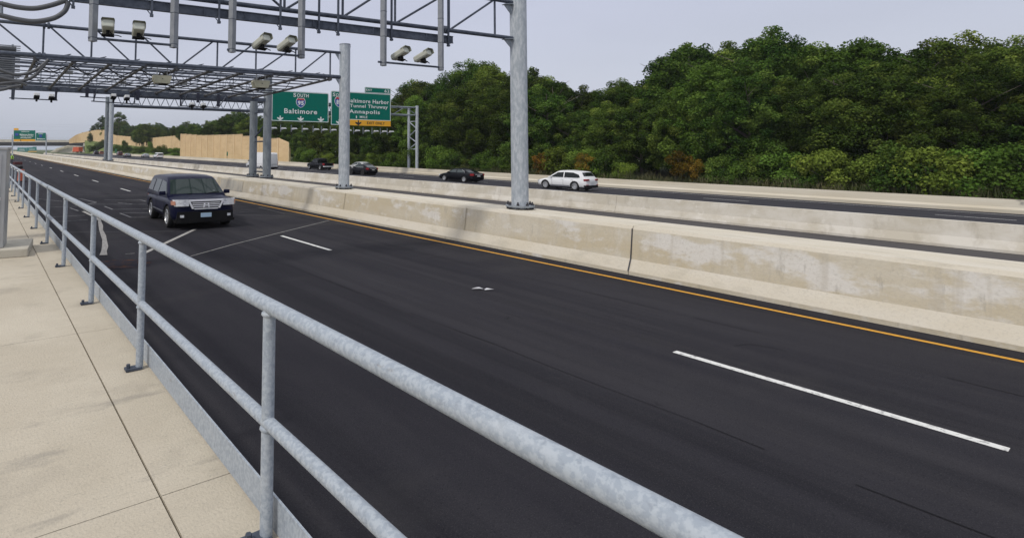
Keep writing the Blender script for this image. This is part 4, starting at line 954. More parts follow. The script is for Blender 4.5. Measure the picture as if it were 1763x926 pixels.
PICK = dict(L=5.8, W=2.02, wb=3.6, fo=.95, r=.40, zb=.38, fx=.78, rx=.88, cw=(.94, .80), edge=.04,
    top=[(-2.9, 1.16), (1.0, 1.16), (1.5, 1.17), (2.5, 1.10), (2.9, .98)], bed=(-2.72, -.95, .78),
    cab=[(-.88, 1.1), (-.80, 1.70), (-.70, 1.86), (-.1, 1.90), (.55, 1.86), (.75, 1.80), (1.45, 1.17), (1.45, 1.08), (-.88, 1.0)],
    ws=(5, 6), rw=(0, 1), side=[('side_window', [(1.2, 1.22), (.7, 1.70), (.3, 1.74), (.3, 1.22)], None), ('side_window', [(.2, 1.22), (.2, 1.74), (-.62, 1.72), (-.68, 1.22)], None)],
    mirror=(1.15, 1.28), mm=BLACK, handles=[(.4, 1.05)], seams=[1.2, .25, -.8],
    fas=[P_('taillight', TAIL, .80, .985, .80, .985, .82, 1.12, .015, back=True), P_('rear_bumper', CHROME, -.95, .95, -.95, .95, .52, .68, .09, back=True, mirror=False, ny=20), P_('license_plate', PLATEW, -.16, .16, -.16, .16, .56, .66, .11, back=True, mirror=False), P_('headlight', LAMP, .6, .95, .6, .95, .8, 1.0, .01)])
PICKC = dict(PICK); PICKC.pop('bed'); PICKC.update(cab=[(-2.86, 1.1), (-2.78, 1.70), (-2.65, 1.84), (-.8, 1.88), (.0, 1.90), (.55, 1.86), (.75, 1.80), (1.45, 1.17), (1.45, 1.08), (-2.86, 1.0)], ws=(6, 7), rw=(0, 1),
    side=PICK['side']+[('side_window', [(-1.1, 1.28), (-1.1, 1.68), (-2.5, 1.66), (-2.55, 1.28)], None)])
VAN = dict(L=5.9, W=2.0, wb=3.66, fo=1.0, r=.35, zb=.32, fx=.8, rx=.93, cw=(1.0, .88), edge=.03,
    top=[(-2.95, 1.2), (1.4, 1.2), (2.2, 1.16), (2.7, 1.02), (2.95, .9)],
    cab=[(-2.93, 1.1), (-2.90, 2.50), (-2.75, 2.66), (.6, 2.70), (1.0, 2.62), (1.35, 2.30), (2.15, 1.17), (2.15, 1.05), (-2.93, .9)],
    ws=(5, 6), rw=None, side=[('side_window', [(1.95, 1.25), (1.42, 1.95), (.9, 1.98), (.9, 1.25)], None)],
    mirror=(1.7, 1.45), mm=BLACK, seams=[.8, -.6, -2.0], mould=.62,
    fas=[P_('taillight', TAIL, .90, .985, .90, .985, .95, 1.35, .012, back=True), P_('rear_bumper', BLACK, -.97, .97, -.97, .97, .38, .60, .06, back=True, mirror=False, ny=20), P_('license_plate', PLATEW, -.2, .2, -.2, .2, .85, .95, .015, back=True, mirror=False), P_('headlight', LAMP, .6, .92, .6, .95, .75, 1.0, .01)])
hd_far = math.atan2(UV[1], UV[0])
def farcar(name, label, cat, px, off, sp, pm, dyaw=0., **k):
    s = s_at(px, off); z = zf(min(off, 52), s)+.004
    return car(name, label, cat, R(off, s, z), hd_far+dyaw, sp, pm, **k)[0]
farcar('station_wagon', 'white crossover wagon driving away on the far lanes, right of the nearest gantry post', 'car', 975, 44.2, WAG, WHTP)
farcar('sedan', 'long black sedan driving away, just right of the sign bridge tower', 'car', 793, 44.0, SED, BLKP, dyaw=-.06).scale = (1.13, 1, 1)
farcar('sedan', 'black sedan driving away, right behind the second gantry post', 'car', 625, 43.6, SED2, BLKP)
farcar('sedan', 'pale champagne sedan half hidden beyond the black sedan', 'car', 621, 49.3, SED2, BEIGE).scale = (1, 1, 1.08)
farcar('pickup_truck', 'black pickup truck driving away below the left green sign', 'pickup truck', 551, 47.6, PICK, BLKP)
vn = farcar('delivery_van', 'tall white panel van half hidden by the paired gantry posts', 'van', 450, 36.8, VAN, WHTP); vn.scale = (1.3, 1.08, 1.04)
farcar('pickup_truck', 'white pickup truck with a covered bed, far off before the noise wall', 'pickup truck', 272.5, 47.5, PICKC, WHTP, detail=False)
farcar('sedan', 'small silver car just left of the far white pickup', 'car', 250.5, 48.0, SED2, SILV, detail=False)
farcar('sedan', 'small dark grey car between the far gantry posts and the silver car', 'car', 219.5, 44.5, SED2, GREYP, detail=False)
farcar('suv', 'small black car left of the far gantry posts', 'suv', 165.5, 47.5, SUV, BLKP, detail=False)
farcar('sedan', 'tiny dark car below the distant overpass, in front of the grey retaining wall', 'car', 93, 47, SED2, GREYP, detail=False)
farcar('suv', 'maroon vehicle seen right of the far gantry posts, beside a green sign', 'suv', 206, 50.3, SUV, MARN, detail=False)
farcar('suv', 'reddish brown vehicle left of the far gantry posts', 'suv', 174, 50.6, SUV, mat('red_brown_paint', (.28, .10, .06), .4), detail=False)
# orange lorry under the overpass
s = s_at(134, 50); tr_ = thing('lorry', 'orange box lorry below the right end of the overpass', 'lorry', R(50, s, 0), hd_far+.25)
MB().box((0, 0, 2.2), (8.6, 2.5, 3.0)).build('box_body', ORAN, tr_, bevel=.05)
MB().box((4.9, 0, 1.7), (1.8, 2.4, 2.4)).build('cab', mat('pale_orange', (.60, .33, .22), .6), tr_, bevel=.2); MB().box((0, 0, .75), (9, 1.2, .3)).build('chassis', UNDER, tr_)
for x in (-3, -1.8, 4.6):
    for sg in (1, -1): o = bpy.data.objects.new('wheel', wheel(.5, .3)[0]); link(o, tr_); o.location = (x, sg*1.05, .5)
# ------------------------------------------------------------------ small things
# litter
c_ = gnd(828, 498.5, .01)
l_ = thing('paper_litter', 'crumpled white paper litter lying on the near lane', 'litter', c_)
b = MB(); b.add([(-.19, .02, .01), (-.02, .07, .035), (.06, .02, .012), (-.03, -.03, .03), (-.10, 0, .045)], [(0, 1, 4), (1, 2, 4), (2, 3, 4), (3, 0, 4)]); b.add([(.06, -.02, .01), (.12, .02, .03), (.26, -.02, .012), (.2, -.06, .025), (.07, -.06, .01)], [(0, 1, 2), (0, 2, 3), (0, 3, 4)])
b.build('sheet', mat('paper', (.55, .55, .58), .8), l_)
# traffic drum
c_ = gnd(36, 313, .004); t = thing('traffic_drum', 'orange and white traffic drum behind the railing at far left', 'traffic drum', c_)
ODR = mat('drum_orange', (.50, .10, .04), .5)
MB().lathe([(.0, 1.0), (.20, 1.0), (.22, .95), (.235, .72), (.24, .72), (.25, .45), (.26, .45), (.28, .08)], n=20).build('shell', ODR, t, smooth=.6)
MB().lathe([(.232, .93), (.240, .76)], n=20).build('white_band', mat('drum_white', (.45, .43, .38), .6), t); MB().lathe([(.30, 0), (.42, 0), (.42, .07), (.30, .09)], n=20).build('rubber_base', RUBBER, t)
# road saw and worker
wp = gnd(20.5, 284.5, .004)
wk = None
def person(loc, rz):
    t = thing('person', 'road worker in a lime yellow safety vest standing behind the railing at far left', 'person', loc, rz)
    vs = [(0, 0, .95), (0, 0, 1.18), (0, 0, 1.40), (0, 0, 1.50), (0, .01, 1.60), (0, 0, 1.70), (.10, 0, .92), (.12, .02, .50), (.12, 0, .08), (.12, .12, .03), (-.10, 0, .92), (-.12, .03, .50), (-.12, 0, .08), (-.12, .12, .03),
          (.20, 0, 1.42), (.27, .03, 1.14), (.25, .18, .95), (.25, .26, .92), (-.20, 0, 1.42), (-.27, .03, 1.14), (-.25, .16, .95), (-.25, .24, .92)]
    ed = [(0, 1), (1, 2), (2, 3), (3, 4), (4, 5), (0, 6), (6, 7), (7, 8), (8, 9), (0, 10), (10, 11), (11, 12), (12, 13), (2, 14), (14, 15), (15, 16), (16, 17), (2, 18), (18, 19), (19, 20), (20, 21)]
    rd_ = [.15, .15, .16, .06, .09, .08, .10, .07, .05, .04, .10, .07, .05, .04, .065, .05, .04, .035, .065, .05, .04, .035]
    me = bpy.data.meshes.new('body'); me.from_pydata(vs, ed, []); o = link(bpy.data.objects.new('body', me)); 
    o.modifiers.new('skin', 'SKIN'); sv = me.skin_vertices[0].data
    for i, r_ in enumerate(rd_): sv[i].radius = (r_, r_*.8)
    sv[0].use_root = True; s_ = o.modifiers.new('sub', 'SUBSURF'); s_.levels = 1; s_.render_levels = 1
    bpy.context.view_layer.update(); m2 = bpy.data.meshes.new_from_object(o.evaluated_get(bpy.context.evaluated_depsgraph_get())); o.modifiers.clear(); o.data = m2
    m2.materials.clear(); m2.materials.append(mat('work_trousers', (.03, .035, .05), .8)); m2.materials.append(mat('skin', (.42, .24, .16), .6))
    for p in m2.polygons: p.material_index = 1 if (p.center.z > 1.49 or (p.center.z < 1.02 and abs(p.center.x) > .2)) else 0
    o.parent = t
    MB().lathe([(.17, .95), (.185, 1.1), (.19, 1.3), (.20, 1.42), (.12, 1.49), (.07, 1.50)], n=16).build('safety_vest', mat('lime_vest', (.42, .75, .05), .6), t, smooth=1)
    MB().lathe([(.14, 1.66), (.115, 1.68), (.11, 1.74), (.07, 1.79), (.001, 1.80)], n=14).build('hard_hat', mat('hat_white', (.6, .75, .6), .4), t, smooth=1)
    return t
person(wp, 2.2)
c_ = gnd(30, 291, .004); t = thing('road_saw', 'dark red walk-behind road machine standing behind the traffic drum', 'machine', c_, TH+.3)
MB().box((0, 0, .75), (1.0, .55, .35)).build('engine_body', mat('machine_red', (.10, .02, .02), .6), t, bevel=.04); b = MB(); b.tube((-.4, .2, .8), (-1.1, .2, 1.1), .03); b.tube((-.4, -.2, .8), (-1.1, -.2, 1.1), .03); b.tube((-1.1, -.2, 1.1), (-1.1, .2, 1.1), .03); b.build('handlebar', BOLT, t)
b = MB()
for x in (-.35, .35):
    for y in (-.3, .3): b.tube((x, y-.05, .2), (x, y+.05, .2), .2, 16)
b.build('wheel', RUBBER, t); MB().box((0, 0, .45), (.9, .4, .3)).build('frame', mat('machine_grey', (.20, .19, .18), .7), t)
# ------------------------------------------------------------------ noise wall, embankment, overpass, distant signs
OW = 56.0
tops1 = [(311, 231.2), (320, 231.6), (346, 233.8), (370, 233.2), (394.5, 232.6), (410, 232.0), (411, 235.6), (424, 235), (450, 236.7), (463, 239.6), (480.4, 238.3), (497.4, 246)]
s0w, s1w = s_at(497.4, OW), s_at(311, OW)
nw = thing('noise_wall', 'tan panelled noise wall behind the far lanes, left of the green signs', 'noise wall')
def ztop1(s):
    P = R(OW, s, 5); v = P-Vector(CAM); d = v.dot(Vector(FWD)); px = CX+F*v.dot(Vector(RGT))/d
    py = float(np.interp(px, [a for a, _ in tops1], [b_ for _, b_ in tops1])); return offs(px, py, OW)[1]
nb = 15; S_b = [s0w+(s1w-s0w)*(k/nb) for k in range(nb+1)]
for k in range(nb):
    a_, b_ = S_b[k], S_b[k+1]
    if k == 0: za, zb_2 = ztop1(a_+.01), ztop1(b_)
    else: za = zb_2 = ztop1((a_+b_)/2)
    pn = MB(); pn.add([R(OW+o, s, z) for o in (0, .25) for s, z in ((a_, -.8), (b_, -.8), (b_, zb_2), (a_, za))], [(0, 1, 2, 3), (4, 5, 6, 7), (0, 1, 5, 4), (1, 2, 6, 5), (2, 3, 7, 6), (3, 0, 4, 7)])
    pn.build('wall_panel', WALLT, nw)
cpb = MB()
for k in range(1, nb): zc = ztop1((S_b[k]+S_b[k+1])/2); cpb.box(R(OW+.12, (S_b[k]+S_b[k+1])/2, zc+.05), (.36, abs(S_b[k+1]-S_b[k])-.35, .10), (NV[0], NV[1], 0), (UV[0], UV[1], 0))
cpb.parts('coping', WALLP, nw)
for k in range(nb+1):
    s_ = S_b[k]; zt_ = (ztop1(min(max(s_, s0w+.05), s1w-.05)))+.1
    MB().box(R(OW+.08, s_, (zt_-.8)/2), (.42, .42, zt_+.8), (NV[0], NV[1], 0), (UV[0], UV[1], 0)).build('post', WALLP, nw)
# second wall section, set on the embankment, farther away
tops2 = [(320, 232.4), (311, 233.0), (295, 234.5), (264.6, 237.3), (249, 237.6), (240, 240), (224, 235.5), (196, 233), (181, 224), (165, 224), (153, 226), (140, 229), (130, 232.5), (118, 241)]
bots2 = [(311, 262), (288, 258.6), (260, 256), (224, 251.6), (196, 250), (180, 246.5), (150, 243), (130, 243.5), (118, 245)]
nw2 = thing('noise_wall', 'distant tan noise wall climbing the hill behind the embankment', 'noise wall')
pxs = np.linspace(319, 119, 41)
def Y2(px): return min(430., 63/(.552+.834*(px-600)/950))
pn = MB(); pw = MB()
for i in range(len(pxs)-1):
    a_, b_ = pxs[i], pxs[i+1]; m_ = (a_+b_)/2
    yt = float(np.interp(m_, [p[0] for p in tops2[::-1]], [p[1] for p in tops2[::-1]]))
    ya = float(np.interp(a_, [p[0] for p in bots2[::-1]], [p[1] for p in bots2[::-1]])); yb = float(np.interp(b_, [p[0] for p in bots2[::-1]], [p[1] for p in bots2[::-1]]))
    A0, B0 = atY(a_, ya+2.5, Y2(a_)), atY(b_, yb+2.5, Y2(b_)); zt_ = atY(m_, yt, Y2(m_)).z
    A1, B1 = A0.copy(), B0.copy(); A1.z = B1.z = zt_; th_ = Vector((0, .3, 0))
    pn = MB(); yta, ytb = [float(np.interp(v_, [p[0] for p in tops2[::-1]], [p[1] for p in tops2[::-1]])) for v_ in (a_, b_)]
    A1.z = atY(a_, yta, Y2(a_)).z; B1.z = atY(b_, ytb, Y2(b_)).z
    pn.add([A0, B0, B1, A1, A0+th_, B0+th_, B1+th_, A1+th_], [(0, 1, 2, 3), (4, 5, 6, 7), (2, 3, 7, 6), (0, 3, 7, 4), (1, 2, 6, 5)])
    pn.build('wall_panel', WALLT, nw2); pw = MB(); pw.box(Vector((A0.x, A0.y-.05, (A0.z+A1.z)/2)), (.22, .30, A1.z-A0.z+.15)); pw.build('post', WALLP, nw2)
# embankment: from the shoulder up to the second wall
rows = []
for px in np.linspace(311, 146, 30):
    yb = float(np.interp(px, [60, 118, 130, 150, 180, 196, 224, 260, 288, 311, 324], [262, 254, 243, 242.5, 246, 249.5, 251, 255.5, 258, 266, 270]))
    top = atY(px, yb-.5, Y2(px)-.3) if px < 311 else atY(px, yb, Y2(311))
    if px > 118: pass
    bot = R(52.9, s_at(px, 52.9), -.15)
    bk = top.copy(); bk = Vector((top.x*1.15, top.y*1.15+8, top.z+1.2))
    bk2 = Vector((top.x*1.6, top.y*1.6+40, top.z*.9+1.5))
    rows.append([bot, bot.lerp(top, .25)+Vector((0, 0, .1)), bot.lerp(top, .6), top, bk, bk2])
em = sheet('embankment', rows, EMB)
sheet('verge', [[R(o, s, z) for s in SS+[430]] for o, z in ((52.4, -.25), (56, -.1), (70, .3), (120, 1.), (300, 1.))], GRASS)
# overpass
YO = 480.
ov = thing('overpass_bridge', 'distant grey highway overpass with dark girders crossing at far left', 'bridge')
def slab(nm, m_, x0, y0a, y0b, x1, y1a, y1b, dp, Y=YO):
    P = [atY(x0, y0b, Y), atY(x1, y1b, Y), atY(x1, y1a, Y), atY(x0, y0a, Y)]
    return MB().prism(P, (0, dp, 0)).build(nm, m_, ov)
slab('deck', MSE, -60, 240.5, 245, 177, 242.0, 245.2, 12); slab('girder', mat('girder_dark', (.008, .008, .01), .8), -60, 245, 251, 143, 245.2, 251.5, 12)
slab('deck_top_strip', MSE, -60, 239.8, 240.5, 177, 241.6, 242, .4)  # thin strip along the top of the deck, in the deck concrete
slab('abutment', MSE, 141, 247, 262, 147, 247, 262, 12)
fb_ = MB()
for x in range(-60, 178, 4): fb_.bar(atY(x, 240.6, YO), atY(x, 237.2, YO), .10, .10)
fb_.bar(atY(-60, 237.4, YO), atY(177, 238.8, YO), .12, .12); fb_.build('fence', mat('fence_grey', (.42, .44, .46), .7), ov)
rw_ = thing('retaining_wall', 'pale grey retaining wall and ramp seen under the overpass', 'retaining wall')
P = [atY(86, 262.5, 430), atY(147, 264.5, 430), atY(141, 252, 430), atY(118, 250.8, 430), atY(100, 256, 430)]; MB().prism(P, (0, 6, 0)).build('wall', MSE, rw_)
P = [atY(86, 262.5, 428), atY(90, 262.5, 428), atY(122, 250.6, 428), atY(116, 250.4, 428), atY(98, 255.5, 428)]; MB().prism(P, (0, 1, 0)).build('parapet', BARFAR, rw_)
# far sign bridge
YE = 255.
se = thing('sign_bridge', 'small distant sign bridge in front of the overpass at far left', 'sign bridge')
for x in (21.4, 79.5):
    b_ = atY(x, 266, YE); t_ = atY(x, 232, YE); MB().tube((b_.x, b_.y, 0), t_, .28, 12).build('post', GALVP, se, smooth=.6)
for y in (236, 239): MB().tube(atY(21.4, y, YE), atY(79.5, y+.8, YE), .12, 8).build('truss_chord', GALV, se)
def fsign(nm, lb, parts, Y, grp):
    t = thing(nm, lb, 'road sign', group=grp)
    for pn_, m_, x0, y0, x1, y1, dy in parts:
        P = [atY(x0, y1, Y-dy), atY(x1, y1, Y-dy), atY(x1, y0, Y-dy), atY(x0, y0, Y-dy)]; MB().prism(P, (0, .04 if dy > .3 else .12, 0)).build(pn_, m_, t)
    return t
def fls(x0, x1, y0, y1, dy=.5): return ('lettering_line', SWHITE, x0, y0, x1, y1, dy)
FG = 'small green signs on the distant sign bridge'
f1 = fsign('highway_sign', 'small distant green sign with yellow top tab and yellow bottom strip', [('panel', SGREEN, 23.7, 224.8, 60.7, 240, .3), ('exit_tab', SYEL, 23.7, 221, 31.8, 224.6, .3), ('yellow_strip', SYEL, 23.7, 240, 60.7, 243.5, .32), ('arrow', SBLACK, 34.5, 241, 36.3, 242.6, .5), ('route_shield', SBLUE, 26, 229.5, 31.6, 234, .5)], YE, FG)
f2 = fsign('highway_sign', 'small distant green sign beside the right post of the far sign bridge', [('panel', SGREEN, 61.8, 229, 78.8, 242, .3), ('route_shield', SBLUE, 67.6, 232.2, 72.2, 236.6, .5)], YE, FG)
def flet(parent, s_, x0, x1, y0, y1, Y):
    o_ = atY(x0, y1, Y-.56); w_ = atY(x1, y1, Y-.56).x-o_.x; h_ = atY(x0, y0, Y-.56).z-o_.z
    b = MB(); letter(b, s_, o_, Vector((1, 0, 0)), Vector((0, 0, 1)), Vector((0, -1, 0)), 0, w_, 0, h_, .03, .02); b.build('lettering', SWHITE, parent)
flet(f1, 'Baltimore Harbor', 34, 58, 230.6, 233.2, YE); flet(f1, 'Tunnel Thruway', 35.5, 57.5, 233.6, 236, YE); flet(f1, 'Annapolis', 35, 54, 236.4, 238.8, YE)
flet(f1, 'SOUTH', 37, 50, 226, 227.8, YE); flet(f2, 'SOUTH', 66, 74, 230, 231.5, YE); flet(f2, 'Baltimore', 64, 77, 238, 240.4, YE)
FG2 = 'teal signs low under the distant overpass'
fsign('highway_sign', 'far teal sign under the overpass, left of its pair', [('panel', STEAL, 30, 254.3, 45.2, 261.2, .3), fls(33, 42, 257, 257.8), fls(32, 43.5, 259, 259.6)], 560, FG2)
fsign('highway_sign', 'far teal sign under the overpass, with a small yellow strip', [('panel', STEAL, 45.6, 254.0, 63, 260.5, .3), ('exit_tab', STEAL, 56, 253, 63, 254, .3), ('yellow_strip', SYEL, 48.5, 260.3, 63, 261.6, .34), fls(50, 60, 257, 257.8)], 560, FG2)
# small green marker signs
def marker(px, y0, y1, off, lb, w=.5):
    s_ = s_at(px, off); a_ = offs(px, y0, off)[1]; b_ = offs(px, y1, off)[1]; P0_ = R(off, s_, 0)
    t = thing('marker_sign', lb, 'road sign'); MB().box((P0_.x, P0_.y, (a_-1)/2), (.06, .06, a_+1)).build('post', GALVD, t)
    MB().box((P0_.x, P0_.y-.06, (a_+b_)/2), (w, .03, a_-b_)).build('panel', mat('marker_green', (.02, .14, .07), .6), t)
marker(391.5, 261.5, 268.5, 52.8, 'small green marker sign in front of the tan noise wall', .32); marker(199.5, 256.5, 265, 52.8, 'small green sign beside the maroon vehicle, right of the far posts', .8)
# utility poles and wires
up_ = []
for px, yt, yb, Y, lb in ((323, 208, 236, 330, 'wooden utility pole standing above the noise wall'), (305, 218, 236, 380, 'shorter utility pole behind the trees above the noise wall')):
    t = thing('utility_pole', lb, 'utility pole'); a_, b_ = atY(px, yt, Y), atY(px, yb, Y); m_ = mat('pale_pole_wood', (.33, .32, .30), .8)
    MB().tube(b_, a_, .22, 8, .14).build('pole', m_, t)
    for dy in (3, 6): c_ = atY(px, yt+dy, Y); MB().bar(c_-Vector((1.6, 0, 0)), c_+Vector((1.6, 0, 0)), .12, .14).build('cross_arm', m_, t)
t = thing('flood_light', 'twin floodlight on a thin mast above the noise wall', 'floodlight'); a_, b_ = atY(346.5, 222.5, 260), atY(346.5, 236, 260); MB().tube(b_, a_, .08, 8).build('mast', GALVL, t)
for dx in (-.7, .7): MB().box(a_+Vector((dx, 0, .1)), (.6, .4, .45)).build('lamp_head', mat('lamp_pale', (.6, .62, .62), .5), t)
for i, (y0, y1) in enumerate(((212, 216.5), (216, 219.5), (223, 226))):
    b = MB(); pts = [atY(x, y0+(y1-y0)*x/310+3*(((x-155)/155)**2-1)*-.6, 600) for x in range(-40, 330, 30)]; b.path(pts, .035, 4)
    tag(b.build('power_line', mat('wire', (.22, .23, .25), .7)), ['highest', 'middle', 'lowest'][i]+' of the three thin power lines crossing the pale sky above the overpass', 'power line')
# ------------------------------------------------------------------ vegetation
def leaf_mat(name, c1, c2, c3):
    m_ = bpy.data.materials.new(name); m_.use_nodes = True; t = m_.node_tree; t.nodes.clear()
    out = N(t, 'ShaderNodeOutputMaterial'); at_ = N(t, 'ShaderNodeAttribute', attribute_name='tint'); r = N(t, 'ShaderNodeValToRGB')
    e = r.color_ramp.elements; e[0].color = (*c1, 1); e[1].color = (*c3, 1); q = e.new(.5); q.color = (*c2, 1)
    t.links.new(at_.outputs['Fac'], r.inputs[0])
    oi = N(t, 'ShaderNodeObjectInfo'); hs = N(t, 'ShaderNodeHueSaturation'); mr_ = N(t, 'ShaderNodeMapRange'); mr_.inputs['To Min'].default_value = .6; mr_.inputs['To Max'].default_value = 1.6
    t.links.new(oi.outputs['Random'], mr_.inputs[0]); t.links.new(mr_.outputs[0], hs.inputs['Value']); t.links.new(r.outputs[0], hs.inputs['Color'])
    mr2 = N(t, 'ShaderNodeMapRange'); mr2.inputs['To Min'].default_value = .472; mr2.inputs['To Max'].default_value = .512; wn = N(t, 'ShaderNodeMath', operation='FRACT'); ml = N(t, 'ShaderNodeMath', operation='MULTIPLY'); ml.inputs[1].default_value = 7.31
    t.links.new(oi.outputs['Random'], ml.inputs[0]); t.links.new(ml.outputs[0], wn.inputs[0]); t.links.new(wn.outputs[0], mr2.inputs[0]); t.links.new(mr2.outputs[0], hs.inputs['Hue'])
    d = N(t, 'ShaderNodeBsdfDiffuse'); tr = N(t, 'ShaderNodeBsdfTranslucent'); mx = N(t, 'ShaderNodeMixShader'); mx.inputs[0].default_value = .22
    t.links.new(hs.outputs[0], d.inputs[0]); t.links.new(hs.outputs[0], tr.inputs[0]); t.links.new(d.outputs[0], mx.inputs[1]); t.links.new(tr.outputs[0], mx.inputs[2]); t.links.new(mx.outputs[0], out.inputs[0])
    return m_
LEAF = leaf_mat('foliage_green', (.020, .043, .010), (.050, .092, .017), (.125, .18, .035))
LEAFY = leaf_mat('foliage_autumn', (.06, .065, .012), (.14, .085, .015), (.25, .15, .025))
LEAFB = leaf_mat('foliage_bright', (.045, .085, .015), (.09, .15, .025), (.15, .21, .04))
BARK = mat('bark', (.10, .085, .065), .9, noise=(6, (.16, .14, .12), .4, .7))
def leaf_mesh(name, clusters, nleaf, size, m_, flat=.9):
    """clusters: (x,y,z,r,tint)"""
    C_ = np.array(clusters); w = C_[:, 3]**2; w /= w.sum(); idx = rng.choice(len(C_), nleaf, p=w)
    d = rng.normal(size=(nleaf, 3)); d /= np.linalg.norm(d, axis=1)[:, None]
    rad = rng.random(nleaf)**.45
    d[:, 2] = np.abs(d[:, 2])*np.where(rng.random(nleaf) < .66, 1, -1)
    c = C_[idx, :3]+d*(rad*C_[idx, 3])[:, None]*np.array([1, 1, flat])
    nrm = d*.7+rng.normal(size=(nleaf, 3))*.55+np.array([0, 0, .35]); nrm /= np.linalg.norm(nrm, axis=1)[:, None]
    a = np.cross(nrm, rng.normal(size=(nleaf, 3))); a /= np.linalg.norm(a, axis=1)[:, None]; b = np.cross(nrm, a)
    s_ = size*(.6+.8*rng.random(nleaf))[:, None]
    v = np.stack([c-a*s_*.5, c+b*s_*.34+nrm*s_*.1, c+a*s_*.5, c-b*s_*.34+nrm*s_*.06], 1).reshape(-1, 3)
    me = bpy.data.meshes.new(name); me.vertices.add(4*nleaf); me.vertices.foreach_set('co', v.ravel())
    me.loops.add(4*nleaf); me.loops.foreach_set('vertex_index', np.arange(4*nleaf, dtype=np.int32))
    me.polygons.add(nleaf); me.polygons.foreach_set('loop_start', np.arange(0, 4*nleaf, 4, dtype=np.int32))
    me.update(calc_edges=True)
    at_ = me.attributes.new('tint', 'FLOAT', 'FACE'); tv = np.clip(C_[idx, 4]+rng.normal(size=nleaf)*.13, 0, 1); at_.data.foreach_set('value', tv)
    me.materials.append(m_); return me
def wood_mesh(h, r0, spread, nb):
    b = MB(); b.tube((0, 0, -.3), (0, 0, h*.35), r0, 8, r0*.75); b.tube((0, 0, h*.35), (.2, .1, h*.7), r0*.75, 8, r0*.4); b.tube((.2, .1, h*.7), (.1, 0, h*.9), r0*.4, 6, r0*.12)
    for k in range(nb):
        a_ = random.uniform(0, 6.28); z0 = h*random.uniform(.22, .7); l = spread*random.uniform(.5, .95); p0_ = Vector((0, 0, z0)); p1_ = p0_+Vector((math.cos(a_)*l*.5, math.sin(a_)*l*.5, l*.35)); p2_ = p0_+Vector((math.cos(a_)*l, math.sin(a_)*l, l*.65))
        b.tube(p0_, p1_, r0*.35, 6, r0*.22); b.tube(p1_, p2_, r0*.22, 5, r0*.07)
        p3_ = p1_+Vector((random.uniform(-1, 1), random.uniform(-1, 1), .9))*l*.3; b.tube(p1_, p3_, r0*.14, 5, r0*.05)
    return b
def crown_clusters(h, rx, base, n, rc):
    out = []; cz = (h+base)/2; rz = (h-base)/2
    for k in range(n):
        d = rng.normal(size=3); d /= np.linalg.norm(d); f = rng.random()**.35
        bump = 1+.18*math.sin(3*math.atan2(d[1], d[0])+k % 3)+rng.normal()*.08
        wz = 1-.25*max(0, d[2])
        out.append((d[0]*rx*f*bump*wz, d[1]*rx*f*bump*wz, cz+d[2]*rz*f, rc*(.6+.8*rng.random()), .5+rng.normal()*.22))
    return out
class TreeKind:
    def __init__(s, h, rx, base, n, rc, nleaf, size, m_, r0=.2):
        s.h = h; cl = crown_clusters(h, rx, base, n, rc); s.crown = leaf_mesh('crown', cl, nleaf, size, m_)
        o = wood_mesh(h, r0, rx, 9).build('trunk', BARK); s.trunk = o.data; bpy.data.objects.remove(o)
    def put(s, name, label, cat, P, hgt, rz, group=None, wide=1.):
        k = hgt/s.h; t = thing(name, label, cat, P, rz, group); t.scale = (k*wide, k*wide, k)
        link(bpy.data.objects.new('crown', s.crown), t); link(bpy.data.objects.new('trunk', s.trunk), t); return t
KINDS = [TreeKind(12, 4.0, .8, 250, .68, 52000, .19, LEAF), TreeKind(13, 3.6, .6, 200, .75, 50000, .19, LEAF), TreeKind(11, 4.4, 1.0, 290, .62, 52000, .18, LEAF), TreeKind(12, 3.9, .6, 210, .75, 50000, .19, LEAFB), TreeKind(13, 4.2, 3.0, 150, .62, 30000, .18, LEAF)]
SHR = [TreeKind(3, 1.9, 0, 34, .65, 7000, .17, LEAF, .06), TreeKind(2.5, 1.8, 0, 30, .6, 6000, .16, LEAFB, .05), TreeKind(3, 1.5, .3, 26, .5, 3200, .15, LEAFY, .05)]
# front row of the wood: treetop profile measured along the skyline
prof = [(500, 205), (540, 200), (600, 195), (660, 190), (690, 156), (708, 134), (745, 143), (780, 122), (810, 107), (850, 112), (890, 118), (930, 118), (965, 138), (990, 155), (1030, 150), (1070, 138), (1110, 142), (1135, 138), (1160, 120), (1185, 80), (1210, 62), (1260, 75), (1330, 55), (1400, 80), (1480, 62), (1560, 85), (1640, 60), (1763, 75), (2200, 60)]
def topy(px): return float(np.interp(px, [a for a, _ in prof], [b_ for _, b_ in prof]))
front_lbl = {0: 'rounded dark green broadleaf tree', 1: 'tall narrow dark green tree', 2: 'broad full green tree', 3: 'brighter yellow green tree', 4: 'high crowned dark green tree'}
marks = [(520, 'right of the end of the tan noise wall'), (560, 'behind the black pickup'), (600, 'behind the second gantry post'), (650, 'behind the black sedan pair'), (700, 'beside the sign bridge tower, on its left'), (735, 'just right of the sign bridge tower'), (790, 'behind the long black sedan'),
         (845, 'between the long black sedan and the nearest gantry post'), (892, 'directly behind the nearest gantry post'), (940, 'behind the hood of the white wagon'), (985, 'behind the roof of the white wagon'), (1030, 'behind the tail of the white wagon'), (1080, 'one tree right of the white wagon'), (1135, 'two trees right of the white wagon'), (1185, 'where the skyline rises sharply at right')]
used_m = {}
px = 519; i = 0
